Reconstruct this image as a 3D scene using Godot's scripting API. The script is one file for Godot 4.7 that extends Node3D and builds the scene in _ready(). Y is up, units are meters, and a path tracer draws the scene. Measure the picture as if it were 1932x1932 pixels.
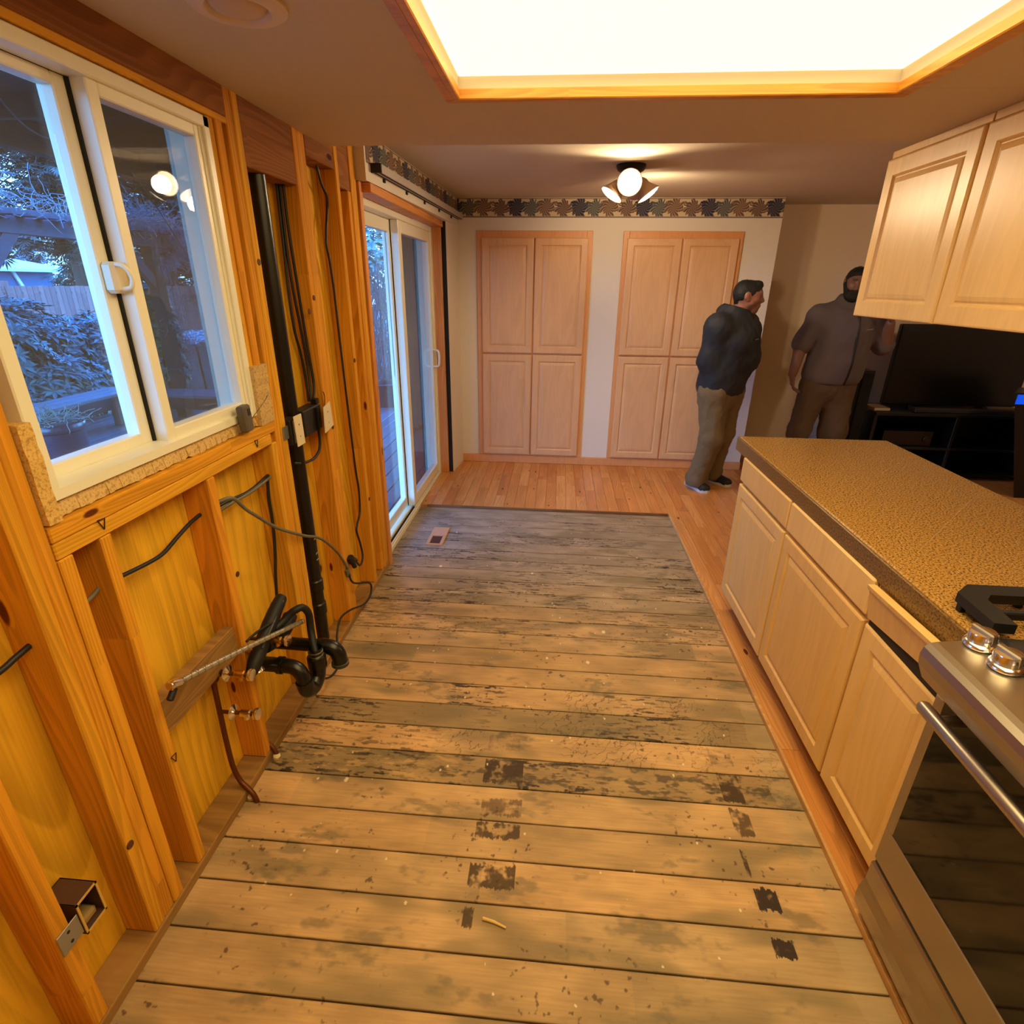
extends Node3D

const SF := -1.014     # front of the studs of the left wall
const SB := -1.103     # inner face of its plywood
var M := {}
var G := {}
var counts := {}
var rng := RandomNumberGenerator.new()
var noise := FastNoiseLite.new()


# ---------------------------------------------------------------- mesh builder
class MB:
	var st := SurfaceTool.new()
	var xf := Transform3D.IDENTITY
	var group := 1
	var planar := false      # uv of the floor print from x and z
	func _init(t := Transform3D.IDENTITY):
		xf = t
		st.begin(Mesh.PRIMITIVE_TRIANGLES)
		st.set_smooth_group(-1)
	func flat() -> void:
		st.set_smooth_group(-1)
	func smooth() -> void:
		group += 1
		st.set_smooth_group(group)
	# a convex polygon turned so that it faces `out`
	func face(p: Array, out: Vector3, uv := []) -> void:
		var n := Vector3.ZERO
		for i in range(1, p.size() - 1):
			n += (p[0] - p[i + 1]).cross(p[0] - p[i])
		var flip := n.dot(out) < 0.0
		for i in range(1, p.size() - 1):
			var tri := [0, i + 1, i] if flip else [0, i, i + 1]
			for k in tri:
				if uv.size():
					st.set_uv(uv[k])
				elif planar:
					st.set_uv(Vector2((p[k].x + 1.11) / 2.03, (0.2 - p[k].z) / 4.24))
				st.add_vertex(xf * p[k])
	func box(lo: Vector3, hi: Vector3, b := 0.003) -> void:
		var c := (lo + hi) / 2.0
		var h := (hi - lo).abs() / 2.0
		b = minf(b, minf(h.x, minf(h.y, h.z)) * 0.6)
		if b <= 0.0001:
			for ax in 3:
				for s in [-1.0, 1.0]:
					var u := (ax + 1) % 3
					var v := (ax + 2) % 3
					var q := []
					for d in [[-1, -1], [1, -1], [1, 1], [-1, 1]]:
						var p := Vector3.ZERO
						p[ax] = s * h[ax]
						p[u] = d[0] * h[u]
						p[v] = d[1] * h[v]
						q.append(c + p)
					var o := Vector3.ZERO
					o[ax] = s
					face(q, o)
			return
		var pt := func(s: Vector3, ax: int) -> Vector3:
			var p := Vector3(s.x * (h.x - b), s.y * (h.y - b), s.z * (h.z - b))
			p[ax] = s[ax] * h[ax]
			return c + p
		for ax in 3:
			var u := (ax + 1) % 3
			var v := (ax + 2) % 3
			for s in [-1.0, 1.0]:
				var q := []
				for d in [[-1, -1], [1, -1], [1, 1], [-1, 1]]:
					var k := Vector3.ZERO
					k[ax] = s
					k[u] = d[0]
					k[v] = d[1]
					q.append(pt.call(k, ax))
				var o := Vector3.ZERO
				o[ax] = s
				face(q, o)
			for su in [-1.0, 1.0]:
				for sv in [-1.0, 1.0]:
					var k0 := Vector3.ZERO
					k0[u] = su
					k0[v] = sv
					var k1 := k0
					k0[ax] = -1.0
					k1[ax] = 1.0
					var o2 := Vector3.ZERO
					o2[u] = su
					o2[v] = sv
					face([pt.call(k0, u), pt.call(k1, u), pt.call(k1, v), pt.call(k0, v)], o2)
		for sx in [-1.0, 1.0]:
			for sy in [-1.0, 1.0]:
				for sz in [-1.0, 1.0]:
					var k := Vector3(sx, sy, sz)
					face([pt.call(k, 0), pt.call(k, 1), pt.call(k, 2)], k)
	# polygon in the plane across `ax`, from a to b along it; poly holds Vector2 of the two other axes in order (ax+1, ax+2)
	func prism(poly: Array, ax: int, a: float, b: float) -> void:
		var u := (ax + 1) % 3
		var v := (ax + 2) % 3
		var lo := []
		var hi := []
		for q in poly:
			var p := Vector3.ZERO
			p[u] = q.x
			p[v] = q.y
			p[ax] = a
			lo.append(p)
			p[ax] = b
			hi.append(p)
		var o := Vector3.ZERO
		o[ax] = 1.0 if b > a else -1.0
		var packed := PackedVector2Array(poly)
		var tri := Geometry2D.triangulate_polygon(packed)
		for i in range(0, tri.size(), 3):
			face([lo[tri[i]], lo[tri[i + 1]], lo[tri[i + 2]]], -o)
			face([hi[tri[i]], hi[tri[i + 1]], hi[tri[i + 2]]], o)
		var area := 0.0
		for i in poly.size():
			var q0: Vector2 = poly[i]
			var q1: Vector2 = poly[(i + 1) % poly.size()]
			area += q0.cross(q1)
		for i in poly.size():
			var j := (i + 1) % poly.size()
			var e: Vector2 = poly[j] - poly[i]
			var nn := Vector2(e.y, -e.x) * signf(area)
			var on := Vector3.ZERO
			on[u] = nn.x
			on[v] = nn.y
			face([lo[i], lo[j], hi[j], hi[i]], on)
	# hexahedron from eight corners: four below, four above in the same order
	func hexa(p: Array) -> void:
		var c := Vector3.ZERO
		for q in p:
			c += q / 8.0
		for f in [[0, 1, 2, 3], [4, 5, 6, 7], [0, 1, 5, 4], [1, 2, 6, 5], [2, 3, 7, 6], [3, 0, 4, 7]]:
			var fc: Vector3 = (p[f[0]] + p[f[1]] + p[f[2]] + p[f[3]]) / 4.0
			face([p[f[0]], p[f[1]], p[f[2]], p[f[3]]], fc - c)
	# profile of Vector2(radius, along) turned round an axis through `at`
	func lathe(at: Vector3, axis: Vector3, prof: Array, n := 24) -> void:
		axis = axis.normalized()
		var e := axis.cross(Vector3.UP if absf(axis.y) < 0.9 else Vector3.RIGHT).normalized()
		var f := axis.cross(e)
		smooth()
		for i in prof.size() - 1:
			var p: Vector2 = prof[i]
			var q: Vector2 = prof[i + 1]
			if p.distance_to(q) < 0.00001:
				smooth()
				continue
			if i > 0:
				var before: Vector2 = (p - prof[i - 1]).normalized()
				if before.dot((q - p).normalized()) < 0.75:
					smooth()
			var d := (q - p).normalized()
			for k in n:
				var a0 := TAU * k / n
				var a1 := TAU * (k + 1) / n
				var r0 := e * cos(a0) + f * sin(a0)
				var r1 := e * cos(a1) + f * sin(a1)
				var out := (r0 + r1).normalized() * d.y - axis * d.x
				var pts := []
				if p.x > 0.00001:
					pts = [at + r0 * p.x + axis * p.y, at + r1 * p.x + axis * p.y]
				else:
					pts = [at + axis * p.y]
				if q.x > 0.00001:
					pts += [at + r1 * q.x + axis * q.y, at + r0 * q.x + axis * q.y]
				else:
					pts += [at + axis * q.y]
				if pts.size() > 2:
					face(pts, out)
		flat()
	func tube(path: Array, r, n := 10, caps := true) -> void:
		var rad := []
		for i in path.size():
			rad.append(r[i] if r is Array else r)
		var rings := []
		var up := Vector3.ZERO
		for i in path.size():
			var d: Vector3 = (path[mini(i + 1, path.size() - 1)] - path[maxi(i - 1, 0)]).normalized()
			if i == 0:
				up = d.cross(Vector3.UP if absf(d.y) < 0.9 else Vector3.RIGHT).normalized()
			up = (up - d * up.dot(d)).normalized()
			var s := d.cross(up)
			var ring := []
			for k in n:
				var a := TAU * k / n
				ring.append(path[i] + (up * cos(a) + s * sin(a)) * rad[i])
			rings.append(ring)
		smooth()
		for i in path.size() - 1:
			for k in n:
				var j := (k + 1) % n
				face([rings[i][k], rings[i][j], rings[i + 1][j], rings[i + 1][k]], rings[i][k] + rings[i][j] + rings[i + 1][k] + rings[i + 1][j] - 2.0 * (path[i] + path[i + 1]))
		flat()
		if caps:
			face(rings[0], path[0] - path[1])
			face(rings[-1], path[-1] - path[-2])
	func mesh() -> ArrayMesh:
		st.generate_normals()
		return st.commit()


# ---------------------------------------------------------------- scene helpers
func numbered(parent: Node, called: String) -> String:
	var key := str(parent.get_instance_id()) + called
	var n: int = counts.get(key, 0)
	counts[key] = n + 1
	return called if n == 0 else "%s_%03d" % [called, n]


func tag(o: Node, label: String, category: String, group := "") -> Node:
	o.set_meta("label", label)
	o.set_meta("category", category)
	if group:
		o.set_meta("group", group)
	return o


func thing(called: String, label: String, category: String, at := Vector3.ZERO, group := "") -> Node3D:
	var o := Node3D.new()
	o.name = numbered(self, called)
	add_child(o, true)
	o.position = at
	return tag(o, label, category, group)


func setting(called: String, label := "") -> Node3D:
	var o := Node3D.new()
	o.name = numbered(self, called)
	add_child(o, true)
	o.set_meta("kind", "structure")
	if label:
		o.set_meta("label", label)
	return o


# meshes are given in world coordinates
func put(called: String, mb, mat: Material, parent: Node = self, label := "") -> MeshInstance3D:
	var o := MeshInstance3D.new()
	o.name = numbered(parent, called)
	o.mesh = mb.mesh() if mb is MB else mb
	o.material_override = mat
	o.cast_shadow = GeometryInstance3D.SHADOW_CASTING_SETTING_ON
	parent.add_child(o, true)
	if parent is Node3D and not parent is MeshInstance3D and parent != self:
		o.position = -parent.position
	if label:
		o.set_meta("label", label)
	return o


func struct(called: String, mb, mat: Material, label := "") -> MeshInstance3D:
	var o := put(called, mb, mat, self, label)
	o.set_meta("kind", "structure")
	return o


func bx(lo: Vector3, hi: Vector3, b := 0.003) -> MB:
	var m := MB.new()
	m.box(Vector3(minf(lo.x, hi.x), minf(lo.y, hi.y), minf(lo.z, hi.z)), Vector3(maxf(lo.x, hi.x), maxf(lo.y, hi.y), maxf(lo.z, hi.z)), b)
	return m


func spline(p: Array, n := 6) -> Array:
	var out := []
	for i in p.size() - 1:
		var a: Vector3 = p[maxi(i - 1, 0)]
		var d: Vector3 = p[mini(i + 2, p.size() - 1)]
		for k in n:
			out.append((p[i] as Vector3).cubic_interpolate(p[i + 1], a, d, float(k) / n))
	out.append(p[-1])
	return out


func cable(p: Array, r: float, n := 8) -> MB:
	var m := MB.new()
	m.tube(spline(p), r, n)
	return m


func mat(c: Color, rough := 0.6, metal := 0.0, spec := 0.5) -> StandardMaterial3D:
	var m := StandardMaterial3D.new()
	m.albedo_color = c
	m.roughness = rough
	m.metallic = metal
	m.metallic_specular = spec
	return m


func tri(m: StandardMaterial3D, tex: Texture2D, sc: Vector3, off := Vector3.ZERO) -> StandardMaterial3D:
	m.albedo_texture = tex
	m.uv1_triplanar = true
	m.uv1_scale = sc
	m.uv1_offset = off
	m.uv1_triplanar_sharpness = 8.0
	return m


func from_bytes(w: int, h: int, b: PackedByteArray) -> ImageTexture:
	var im := Image.create_from_data(w, h, false, Image.FORMAT_RGB8, b)
	im.generate_mipmaps()
	return ImageTexture.create_from_image(im)


# grain along v; `across` lays it along u
func grain(w: int, h: int, rings: float, warp: float, dark: float, fibre: float, knots: Array, sd: int, across := false) -> ImageTexture:
	var n := FastNoiseLite.new()
	n.seed = sd
	n.frequency = 1.0
	n.fractal_octaves = 2
	var b := PackedByteArray()
	b.resize(w * h * 3)
	for y in h:
		for x in w:
			var u := float(x) / w
			var v := float(y) / h
			if across:
				u = float(y) / h
				v = float(x) / w
			var kd := 0.0
			var bend := 0.0
			for k in knots:
				var dx: float = (u - k.x) / k.z
				var dy: float = (v - k.y) / (k.z * 0.55)
				var d := sqrt(dx * dx + dy * dy)
				bend += exp(-d * 0.9) * 0.10 * signf(dx)
				if d < 1.0:
					kd = maxf(kd, 1.0 - d * d)
			var r := u * rings + n.get_noise_2d(u * 2.5, v * 1.2) * warp + bend * rings
			var f := r - floorf(r)
			var ring := smoothstep(0.0, 0.75, f) * (1.0 - smoothstep(0.86, 1.0, f))
			var fib := n.get_noise_2d(u * 130.0 + 31.0, v * 5.0)
			var cloud := n.get_noise_2d(u * 3.0 + 77.0, v * 2.2 + 9.0)
			var t := 1.0 - dark * ring + fibre * fib + minf(0.10, dark) * cloud
			t = clampf(t, 0.2, 1.0)
			var c := Color(t, t * (0.90 + 0.10 * t), t * (0.72 + 0.28 * t))
			c = c.lerp(Color(0.34, 0.19, 0.10), clampf(kd * 1.5, 0.0, 0.85))
			var i := (y * w + x) * 3
			b[i] = int(c.r * 255)
			b[i + 1] = int(c.g * 255)
			b[i + 2] = int(c.b * 255)
	return from_bytes(w, h, b)


func speckle(w: int, h: int, cols: Array, freq: float, sd: int) -> ImageTexture:
	var n := FastNoiseLite.new()
	n.seed = sd
	n.frequency = freq
	n.fractal_octaves = 3
	var b := PackedByteArray()
	b.resize(w * h * 3)
	for y in h:
		for x in w:
			var t := clampf(n.get_noise_2d(x, y) * 0.9 + 0.5 + 0.25 * n.get_noise_2d(x * 3.7 + 500.0, y * 3.7), 0.0, 0.999)
			var k := t * (cols.size() - 1)
			var c: Color = (cols[int(k)] as Color).lerp(cols[int(k) + 1], k - int(k))
			var i := (y * w + x) * 3
			b[i] = int(c.r * 255)
			b[i + 1] = int(c.g * 255)
			b[i + 2] = int(c.b * 255)
	return from_bytes(w, h, b)


# the worn plank floor: tone and wear of each plank, old glue, stains and paint specks. x -1.11..0.92, z 0.2..-4.04, 2.2 mm a pixel
const FW := 920
const FH := 1920
func floor_texture() -> ImageTexture:
	var n := FastNoiseLite.new()
	n.seed = 11
	n.frequency = 1.0
	n.fractal_octaves = 3
	var r := RandomNumberGenerator.new()
	r.seed = 5
	var tone := []
	for i in 40:
		tone.append([r.randf(), r.randf(), r.randf() * 50.0])
	# old underlay strips that left dark glue: x0, x1, z0, z1, strength
	var patch := [[-0.209, -0.066, -1.556, -1.452, 0.95], [-0.200, -0.063, -1.385, -1.318, 0.5], [-0.207, -0.063, -1.292, -1.236, 0.8], [-0.208, -0.067, -1.145, -1.075, 0.8], [-0.206, -0.176, -1.018, -0.965, 0.8], [0.642, 0.714, -1.565, -1.446, 0.9], [0.646, 0.708, -1.420, -1.318, 0.7], [0.640, 0.654, -1.265, -1.186, 0.9], [0.644, 0.708, -1.146, -1.084, 1.3], [0.648, 0.707, -1.008, -0.963, 1.3], [-0.21, -0.06, -1.70, -1.60, 0.25], [0.635, 0.72, -1.70, -1.60, 0.25]]
	var grey := {11: 0.85, 13: 0.8, 9: 0.25, 15: 0.3, 16: 0.45, 8: 0.15, 19: 0.35, 6: 0.2, 5: 0.3}
	var b := PackedByteArray()
	b.resize(FW * FH * 3)
	for y in FH:
		var z := 0.2 - 4.24 * (y + 0.5) / FH
		var pz := (-z + 0.0365) / 0.1335
		var row := int(floorf(pz))
		var fz := pz - row
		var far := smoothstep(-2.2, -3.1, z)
		var tn: Array = tone[clampi(row, 0, 39)]
		var smudge_row := 1.0 if row in [11, 13, 14, 20, 21, 22, 24, 26] else (0.55 if row in [12, 17, 18, 19, 23, 25, 28] else 0.05)
		for x in FW:
			var px := -1.11 + 2.03 * (x + 0.5) / FW
			var seg := floorf(px * 0.55 + tn[2])
			var tv := fposmod(tn[0] + 0.37 * seg, 1.0)
			var c := Color(0.80, 0.635, 0.44).lerp(Color(0.69, 0.575, 0.42), tv)
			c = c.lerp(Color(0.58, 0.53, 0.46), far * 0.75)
			c = c.lerp(Color(0.54, 0.455, 0.32), grey.get(row, 0.0) * 0.75)
			# grain along the plank and blotches
			var g := n.get_noise_2d(px * 5.0 + row * 13.0, z * 120.0)
			var bl := n.get_noise_2d(px * 3.0 + row * 3.1, z * 6.0)
			var t := 1.0 + 0.07 * g + 0.15 * bl
			c = Color(c.r * t, c.g * t, c.b * t)
			# grey wear
			var wear := smoothstep(0.10, 0.6, n.get_noise_2d(px * 1.5 + 40.0 + row * 7.7, z * 5.0) + 0.12 * tv)
			c = c.lerp(Color(0.48, 0.42, 0.31), wear * 0.6)
			# edges of planks
			var e := minf(fz, 1.0 - fz)
			c = c.lerp(Color(0.40, 0.32, 0.22), (1.0 - smoothstep(0.0, 0.05, e)) * clampf(0.35 + 0.6 * n.get_noise_2d(px * 6.0, row * 5.0), 0.0, 1.0))
			# dark smudges along the joints and in the middle rows
			var sm := n.get_noise_2d(px * 7.0 + row * 17.0, z * 42.0) + 0.35 * n.get_noise_2d(px * 40.0, z * 60.0)
			var where := smoothstep(-0.05, 0.4, n.get_noise_2d(px * 1.3 + 9.0, row * 2.7) + 0.08) * smudge_row
			var k := smoothstep(0.12, 0.42, sm) * where * (0.45 + 0.55 * smoothstep(0.35, 0.05, e))
			c = c.lerp(Color(0.20, 0.16, 0.13), clampf(k * 1.15, 0.0, 0.9))
			# broad stains, some with a bluish cast
			var sm2 := n.get_noise_2d(px * 2.4 + 90.0, z * 5.0 + 33.0) + 0.5 * n.get_noise_2d(px * 14.0, z * 30.0)
			c = c.lerp(Color(0.36, 0.33, 0.27), smoothstep(0.25, 0.75, sm2) * 0.40)
			if row == 11:
				var st := n.get_noise_2d(px * 6.0 + 5.0, z * 20.0) + 0.5 * n.get_noise_2d(px * 30.0, z * 50.0)
				c = c.lerp(Color(0.21, 0.185, 0.15), smoothstep(0.0, 0.5, st) * smoothstep(-0.75, -0.3, px) * 0.55)
				c = c.lerp(Color(0.80, 0.64, 0.40), smoothstep(0.25, 0.45, n.get_noise_2d(px * 8.0 + 70.0, z * 25.0)) * smoothstep(-0.2, -0.4, px) * 0.6)
			# crackled glue on two planks
			if row == 12 or row == 13 or row == 14:
				var cr := absf(n.get_noise_2d(px * 17.0 + z * 9.0, z * 10.0 - px * 3.0))
				var on := smoothstep(0.05, 0.35, n.get_noise_2d(px * 2.0 + 3.0, row * 1.3) + 0.22) * smoothstep(-0.45, -0.3, px)
				c = c.lerp(Color(0.27, 0.19, 0.12), (1.0 - smoothstep(0.0, 0.06, cr)) * on * 0.75)
			# small spots
			var sp := n.get_noise_2d(px * 24.0 + 200.0, z * 24.0)
			var spw := n.get_noise_2d(px * 2.5 - 60.0, z * 2.5)
			c = c.lerp(Color(0.26, 0.19, 0.14), smoothstep(0.42, 0.58, sp) * smoothstep(0.0, 0.3, spw) * 0.6)
			for q in patch:
				var fray := 0.010 * n.get_noise_2d(px * 60.0, q[2] * 9.0) + 0.006 * n.get_noise_2d(px * 200.0, 3.0)
				if px > q[0] and px < q[1] and z > q[2] + fray and z < q[3] + fray:
					var er: float = n.get_noise_2d(px * 13.0, z * 16.0) * 1.1 + 0.35 + 0.5 * (q[4] - 0.8)
					var streak := n.get_noise_2d(px * 45.0, z * 10.0) * 0.7 + 0.5 * n.get_noise_2d(px * 60.0, z * 60.0)
					c = c.lerp(Color(0.17, 0.12, 0.10) if q[4] > 1.0 else Color(0.25, 0.185, 0.12), smoothstep(-0.15, 0.5, er + 0.5 * streak) * minf(q[4], 0.92))
			# paler band under the old wall edge
			if px > 0.82 - 0.03 * n.get_noise_2d(z * 6.0, 4.0) and z > -2.0:
				c = c.lerp(Color(0.70, 0.62, 0.48), 0.35)
			var i := (y * FW + x) * 3
			b[i] = int(clampf(c.r, 0, 1) * 255)
			b[i + 1] = int(clampf(c.g, 0, 1) * 255)
			b[i + 2] = int(clampf(c.b, 0, 1) * 255)
	# splashes of pale paint
	for k in 150:
		var cx := r.randf_range(-0.95, 0.88)
		var cz := -pow(r.randf(), 0.8) * 3.3 - 0.6
		var rr := r.randf_range(0.0018, 0.0055) * (2.4 if r.randf() < 0.08 else 1.0)
		var sx := int((cx + 1.11) / 2.03 * FW)
		var sy := int((0.2 - cz) / 4.24 * FH)
		var kr := int(ceilf(rr / 0.0022)) + 1
		for dy in range(-kr, kr + 1):
			for dx in range(-kr, kr + 1):
				var x := sx + dx
				var y := sy + dy
				if x < 0 or y < 0 or x >= FW or y >= FH:
					continue
				if Vector2(dx, dy * 0.7).length() * 0.0022 < rr * (0.75 + 0.4 * n.get_noise_2d(x * 0.5, y * 0.5)):
					var i := (y * FW + x) * 3
					b[i] = int(lerpf(b[i], 235, 0.8))
					b[i + 1] = int(lerpf(b[i + 1], 222, 0.8))
					b[i + 2] = int(lerpf(b[i + 2], 195, 0.8))
	return from_bytes(FW, FH, b)


# printed border: scrolling leaves in navy, grey green and tan on cream, one repeat wide
func border_texture() -> ImageTexture:
	var w := 512
	var h := 136
	var im := Image.create(w, h, false, Image.FORMAT_RGB8)
	im.fill(Color(0.80, 0.72, 0.58))
	var r := RandomNumberGenerator.new()
	r.seed = 3
	var n := FastNoiseLite.new()
	n.seed = 8
	n.frequency = 0.045
	# four plants to a repeat: scalloped outline, ribs fanning from the stalk, a curl beside each
	for plant in [[150.0, 66.0, 84.0, Color(0.27, 0.26, 0.32)], [272.0, 70.0, 74.0, Color(0.44, 0.45, 0.42)], [390.0, 62.0, 78.0, Color(0.60, 0.47, 0.37)], [20.0, 72.0, 74.0, Color(0.54, 0.42, 0.35)]]:
		var c: Color = plant[3]
		for y in h:
			for x in w:
				var dx: float = fposmod(x - plant[0] + w * 0.5, w) - w * 0.5
				if absf(dx) > 100.0:
					continue
				var dy: float = (y - plant[1]) * 1.05
				var an := atan2(dy + 0.35 * dx, dx)
				var rr := sqrt(dx * dx + dy * dy)
				var edge: float = plant[2] * (0.86 + 0.13 * sin(an * 9.0 + rr * 0.05) + 0.10 * sin(an * 4.0 + 1.0) + 0.18 * n.get_noise_2d(x, y))
				if rr < edge:
					var rib := 0.5 + 0.5 * sin(an * 15.0 + rr * 0.16)
					var k := c.lerp(Color(0.13, 0.12, 0.15), rib * 0.45)
					if rib < 0.14:
						k = k.lerp(Color(0.76, 0.68, 0.56), 0.40)
					im.set_pixel(x, y, k)
		for q in 900:
			var t := q / 900.0
			var a2 := t * 9.0
			var cr := 19.0 * (1.0 - t)
			var cx: float = plant[0] - 58.0 + cr * cos(a2)
			var cy: float = 34.0 + cr * sin(a2)
			for oy in range(-3, 4):
				for ox in range(-3, 4):
					if ox * ox + oy * oy < 11:
						im.set_pixel(posmod(int(cx) + ox, w), clampi(int(cy) + oy, 0, h - 1), c.lerp(Color(0.1, 0.1, 0.14), 0.35))
	im.fill_rect(Rect2i(0, 0, w, 5), Color(0.42, 0.33, 0.27))
	im.fill_rect(Rect2i(0, h - 9, w, 9), Color(0.50, 0.44, 0.40))
	im.fill_rect(Rect2i(0, h - 12, w, 2), Color(0.74, 0.66, 0.54))
	im.generate_mipmaps()
	return ImageTexture.create_from_image(im)


func make_materials() -> void:
	noise.seed = 4
	noise.frequency = 1.0
	G.v = grain(384, 768, 20.0, 4.0, 0.11, 0.07, [Vector3(0.3, 0.22, 0.03), Vector3(0.71, 0.6, 0.022), Vector3(0.12, 0.83, 0.02)], 1)
	G.h = grain(768, 384, 20.0, 4.0, 0.11, 0.07, [Vector3(0.25, 0.35, 0.03), Vector3(0.66, 0.72, 0.022)], 2, true)
	G.ply = grain(512, 768, 9.0, 4.5, 0.09, 0.06, [Vector3(0.32, 0.31, 0.018), Vector3(0.7, 0.64, 0.02), Vector3(0.52, 0.1, 0.012)], 3)
	G.maple = grain(384, 512, 7.0, 2.0, 0.025, 0.022, [], 4)
	G.granite = speckle(512, 512, [Color(0.24, 0.18, 0.10), Color(0.50, 0.385, 0.22), Color(0.70, 0.56, 0.34), Color(0.82, 0.68, 0.42), Color(0.60, 0.46, 0.26), Color(0.92, 0.82, 0.60)], 0.075, 6)
	G.plaster = speckle(256, 256, [Color(0.72, 0.66, 0.55), Color(0.86, 0.82, 0.74), Color(0.93, 0.90, 0.84), Color(0.82, 0.77, 0.68)], 0.05, 9)
	var fir := Color(0.89, 0.645, 0.17)
	M.stud = []
	M.rail = []
	for k in 5:
		var c := fir.lerp(Color(0.88, 0.58, 0.16), k * 0.2)
		M.stud.append(tri(mat(c, 0.75, 0, 0.3), G.v, Vector3(2.6, 0.45, 2.6), Vector3(0.13 * k, 0.31 * k, 0.37 * k)))
		M.rail.append(tri(mat(c, 0.75, 0, 0.3), G.h, Vector3(0.5, 2.6, 0.5), Vector3(0.2 * k, 0.13 * k, 0.4 * k)))
	M.ply = tri(mat(Color(0.92, 0.70, 0.18), 0.75, 0, 0.3), G.ply, Vector3(0.8, 0.42, 0.8), Vector3(0.3, 0.2, 0.11))
	M.beam = tri(mat(Color(0.60, 0.38, 0.20), 0.8, 0, 0.3), G.h, Vector3(0.5, 2.2, 0.5))
	M.plate = tri(mat(Color(0.64, 0.48, 0.27), 0.8, 0, 0.3), G.h, Vector3(0.5, 3.0, 0.5), Vector3(0.1, 0.5, 0.2))
	M.pine = tri(mat(Color(0.86, 0.57, 0.28), 0.5), G.v, Vector3(2.6, 0.4, 2.6), Vector3(0.5, 0.1, 0.2))
	M.pine_h = tri(mat(Color(0.86, 0.57, 0.28), 0.5), G.h, Vector3(0.4, 2.6, 0.4), Vector3(0.5, 0.1, 0.2))
	M.maple = tri(mat(Color(0.91, 0.75, 0.48), 0.33), G.maple, Vector3(2.2, 0.8, 2.2))
	M.maple2 = tri(mat(Color(0.89, 0.72, 0.44), 0.36), G.maple, Vector3(2.2, 0.8, 2.2), Vector3(0.4, 0.3, 0.7))
	M.pantry = tri(mat(Color(0.85, 0.66, 0.48), 0.38), G.maple, Vector3(2.2, 0.8, 2.2), Vector3(0.2, 0.1, 0.5))
	M.pantry2 = tri(mat(Color(0.86, 0.68, 0.50), 0.38), G.maple, Vector3(2.2, 0.8, 2.2), Vector3(0.7, 0.4, 0.1))
	M.frame_wood = tri(mat(Color(0.85, 0.60, 0.38), 0.42), G.maple, Vector3(2.2, 0.8, 2.2), Vector3(0.1, 0.9, 0.3))
	M.floor = mat(Color(1, 1, 1), 0.62, 0, 0.4)
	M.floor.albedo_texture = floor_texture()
	M.gap = mat(Color(0.16, 0.11, 0.07), 0.9)
	M.hardwood = []
	for k in 5:
		M.hardwood.append(tri(mat([Color(0.85, 0.59, 0.33), Color(0.82, 0.55, 0.29), Color(0.87, 0.62, 0.37), Color(0.79, 0.51, 0.27), Color(0.84, 0.57, 0.31)][k], 0.32), G.v, Vector3(3.0, 1.0, 0.6), Vector3(0.2 * k, 0, 0.3 * k)))
	M.white = mat(Color(0.87, 0.83, 0.77), 0.9, 0, 0.2)
	M.ceiling = mat(Color(0.80, 0.74, 0.66), 0.9, 0, 0.2)
	M.recess = mat(Color(0.95, 0.93, 0.88), 0.9, 0, 0.2)
	M.tan = mat(Color(0.86, 0.78, 0.68), 0.9, 0, 0.2)
	M.vinyl = mat(Color(0.93, 0.91, 0.83), 0.35)
	M.almond = mat(Color(0.88, 0.82, 0.68), 0.4)
	M.gasket = mat(Color(0.07, 0.06, 0.05), 0.8)
	M.black = mat(Color(0.035, 0.033, 0.03), 0.45)
	M.abs = mat(Color(0.045, 0.042, 0.04), 0.32)
	M.rubber = mat(Color(0.05, 0.05, 0.055), 0.6)
	M.wire = mat(Color(0.10, 0.095, 0.09), 0.5)
	M.greywire = mat(Color(0.42, 0.40, 0.33), 0.55)
	M.chrome = mat(Color(0.95, 0.94, 0.92), 0.18, 1.0)
	M.steel = mat(Color(0.70, 0.66, 0.61), 0.34, 1.0)
	M.galv = mat(Color(0.66, 0.67, 0.67), 0.45, 0.8)
	M.brass = mat(Color(0.80, 0.62, 0.30), 0.3, 1.0)
	M.copper = mat(Color(0.42, 0.24, 0.12), 0.5, 0.7)
	M.braid = mat(Color(0.72, 0.69, 0.62), 0.42, 0.75)
	var glass := mat(Color(0.95, 0.98, 1.0, 0.04), 0.0, 0.0, 0.36)
	glass.transparency = BaseMaterial3D.TRANSPARENCY_ALPHA
	M.glass = glass
	var screen := mat(Color(0.06, 0.06, 0.07, 0.52), 0.9, 0, 0.0)
	screen.transparency = BaseMaterial3D.TRANSPARENCY_ALPHA
	M.screen = screen
	M.granite = tri(mat(Color(0.95, 0.88, 0.74), 0.2), G.granite, Vector3(3.3, 3.3, 3.3))
	M.oven_glass = mat(Color(0.02, 0.018, 0.016), 0.06)
	M.bronze = mat(Color(0.10, 0.085, 0.085), 0.45, 0.4)
	M.skin = mat(Color(0.62, 0.40, 0.30), 0.55)
	M.hair = mat(Color(0.035, 0.03, 0.03), 0.7)


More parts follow.
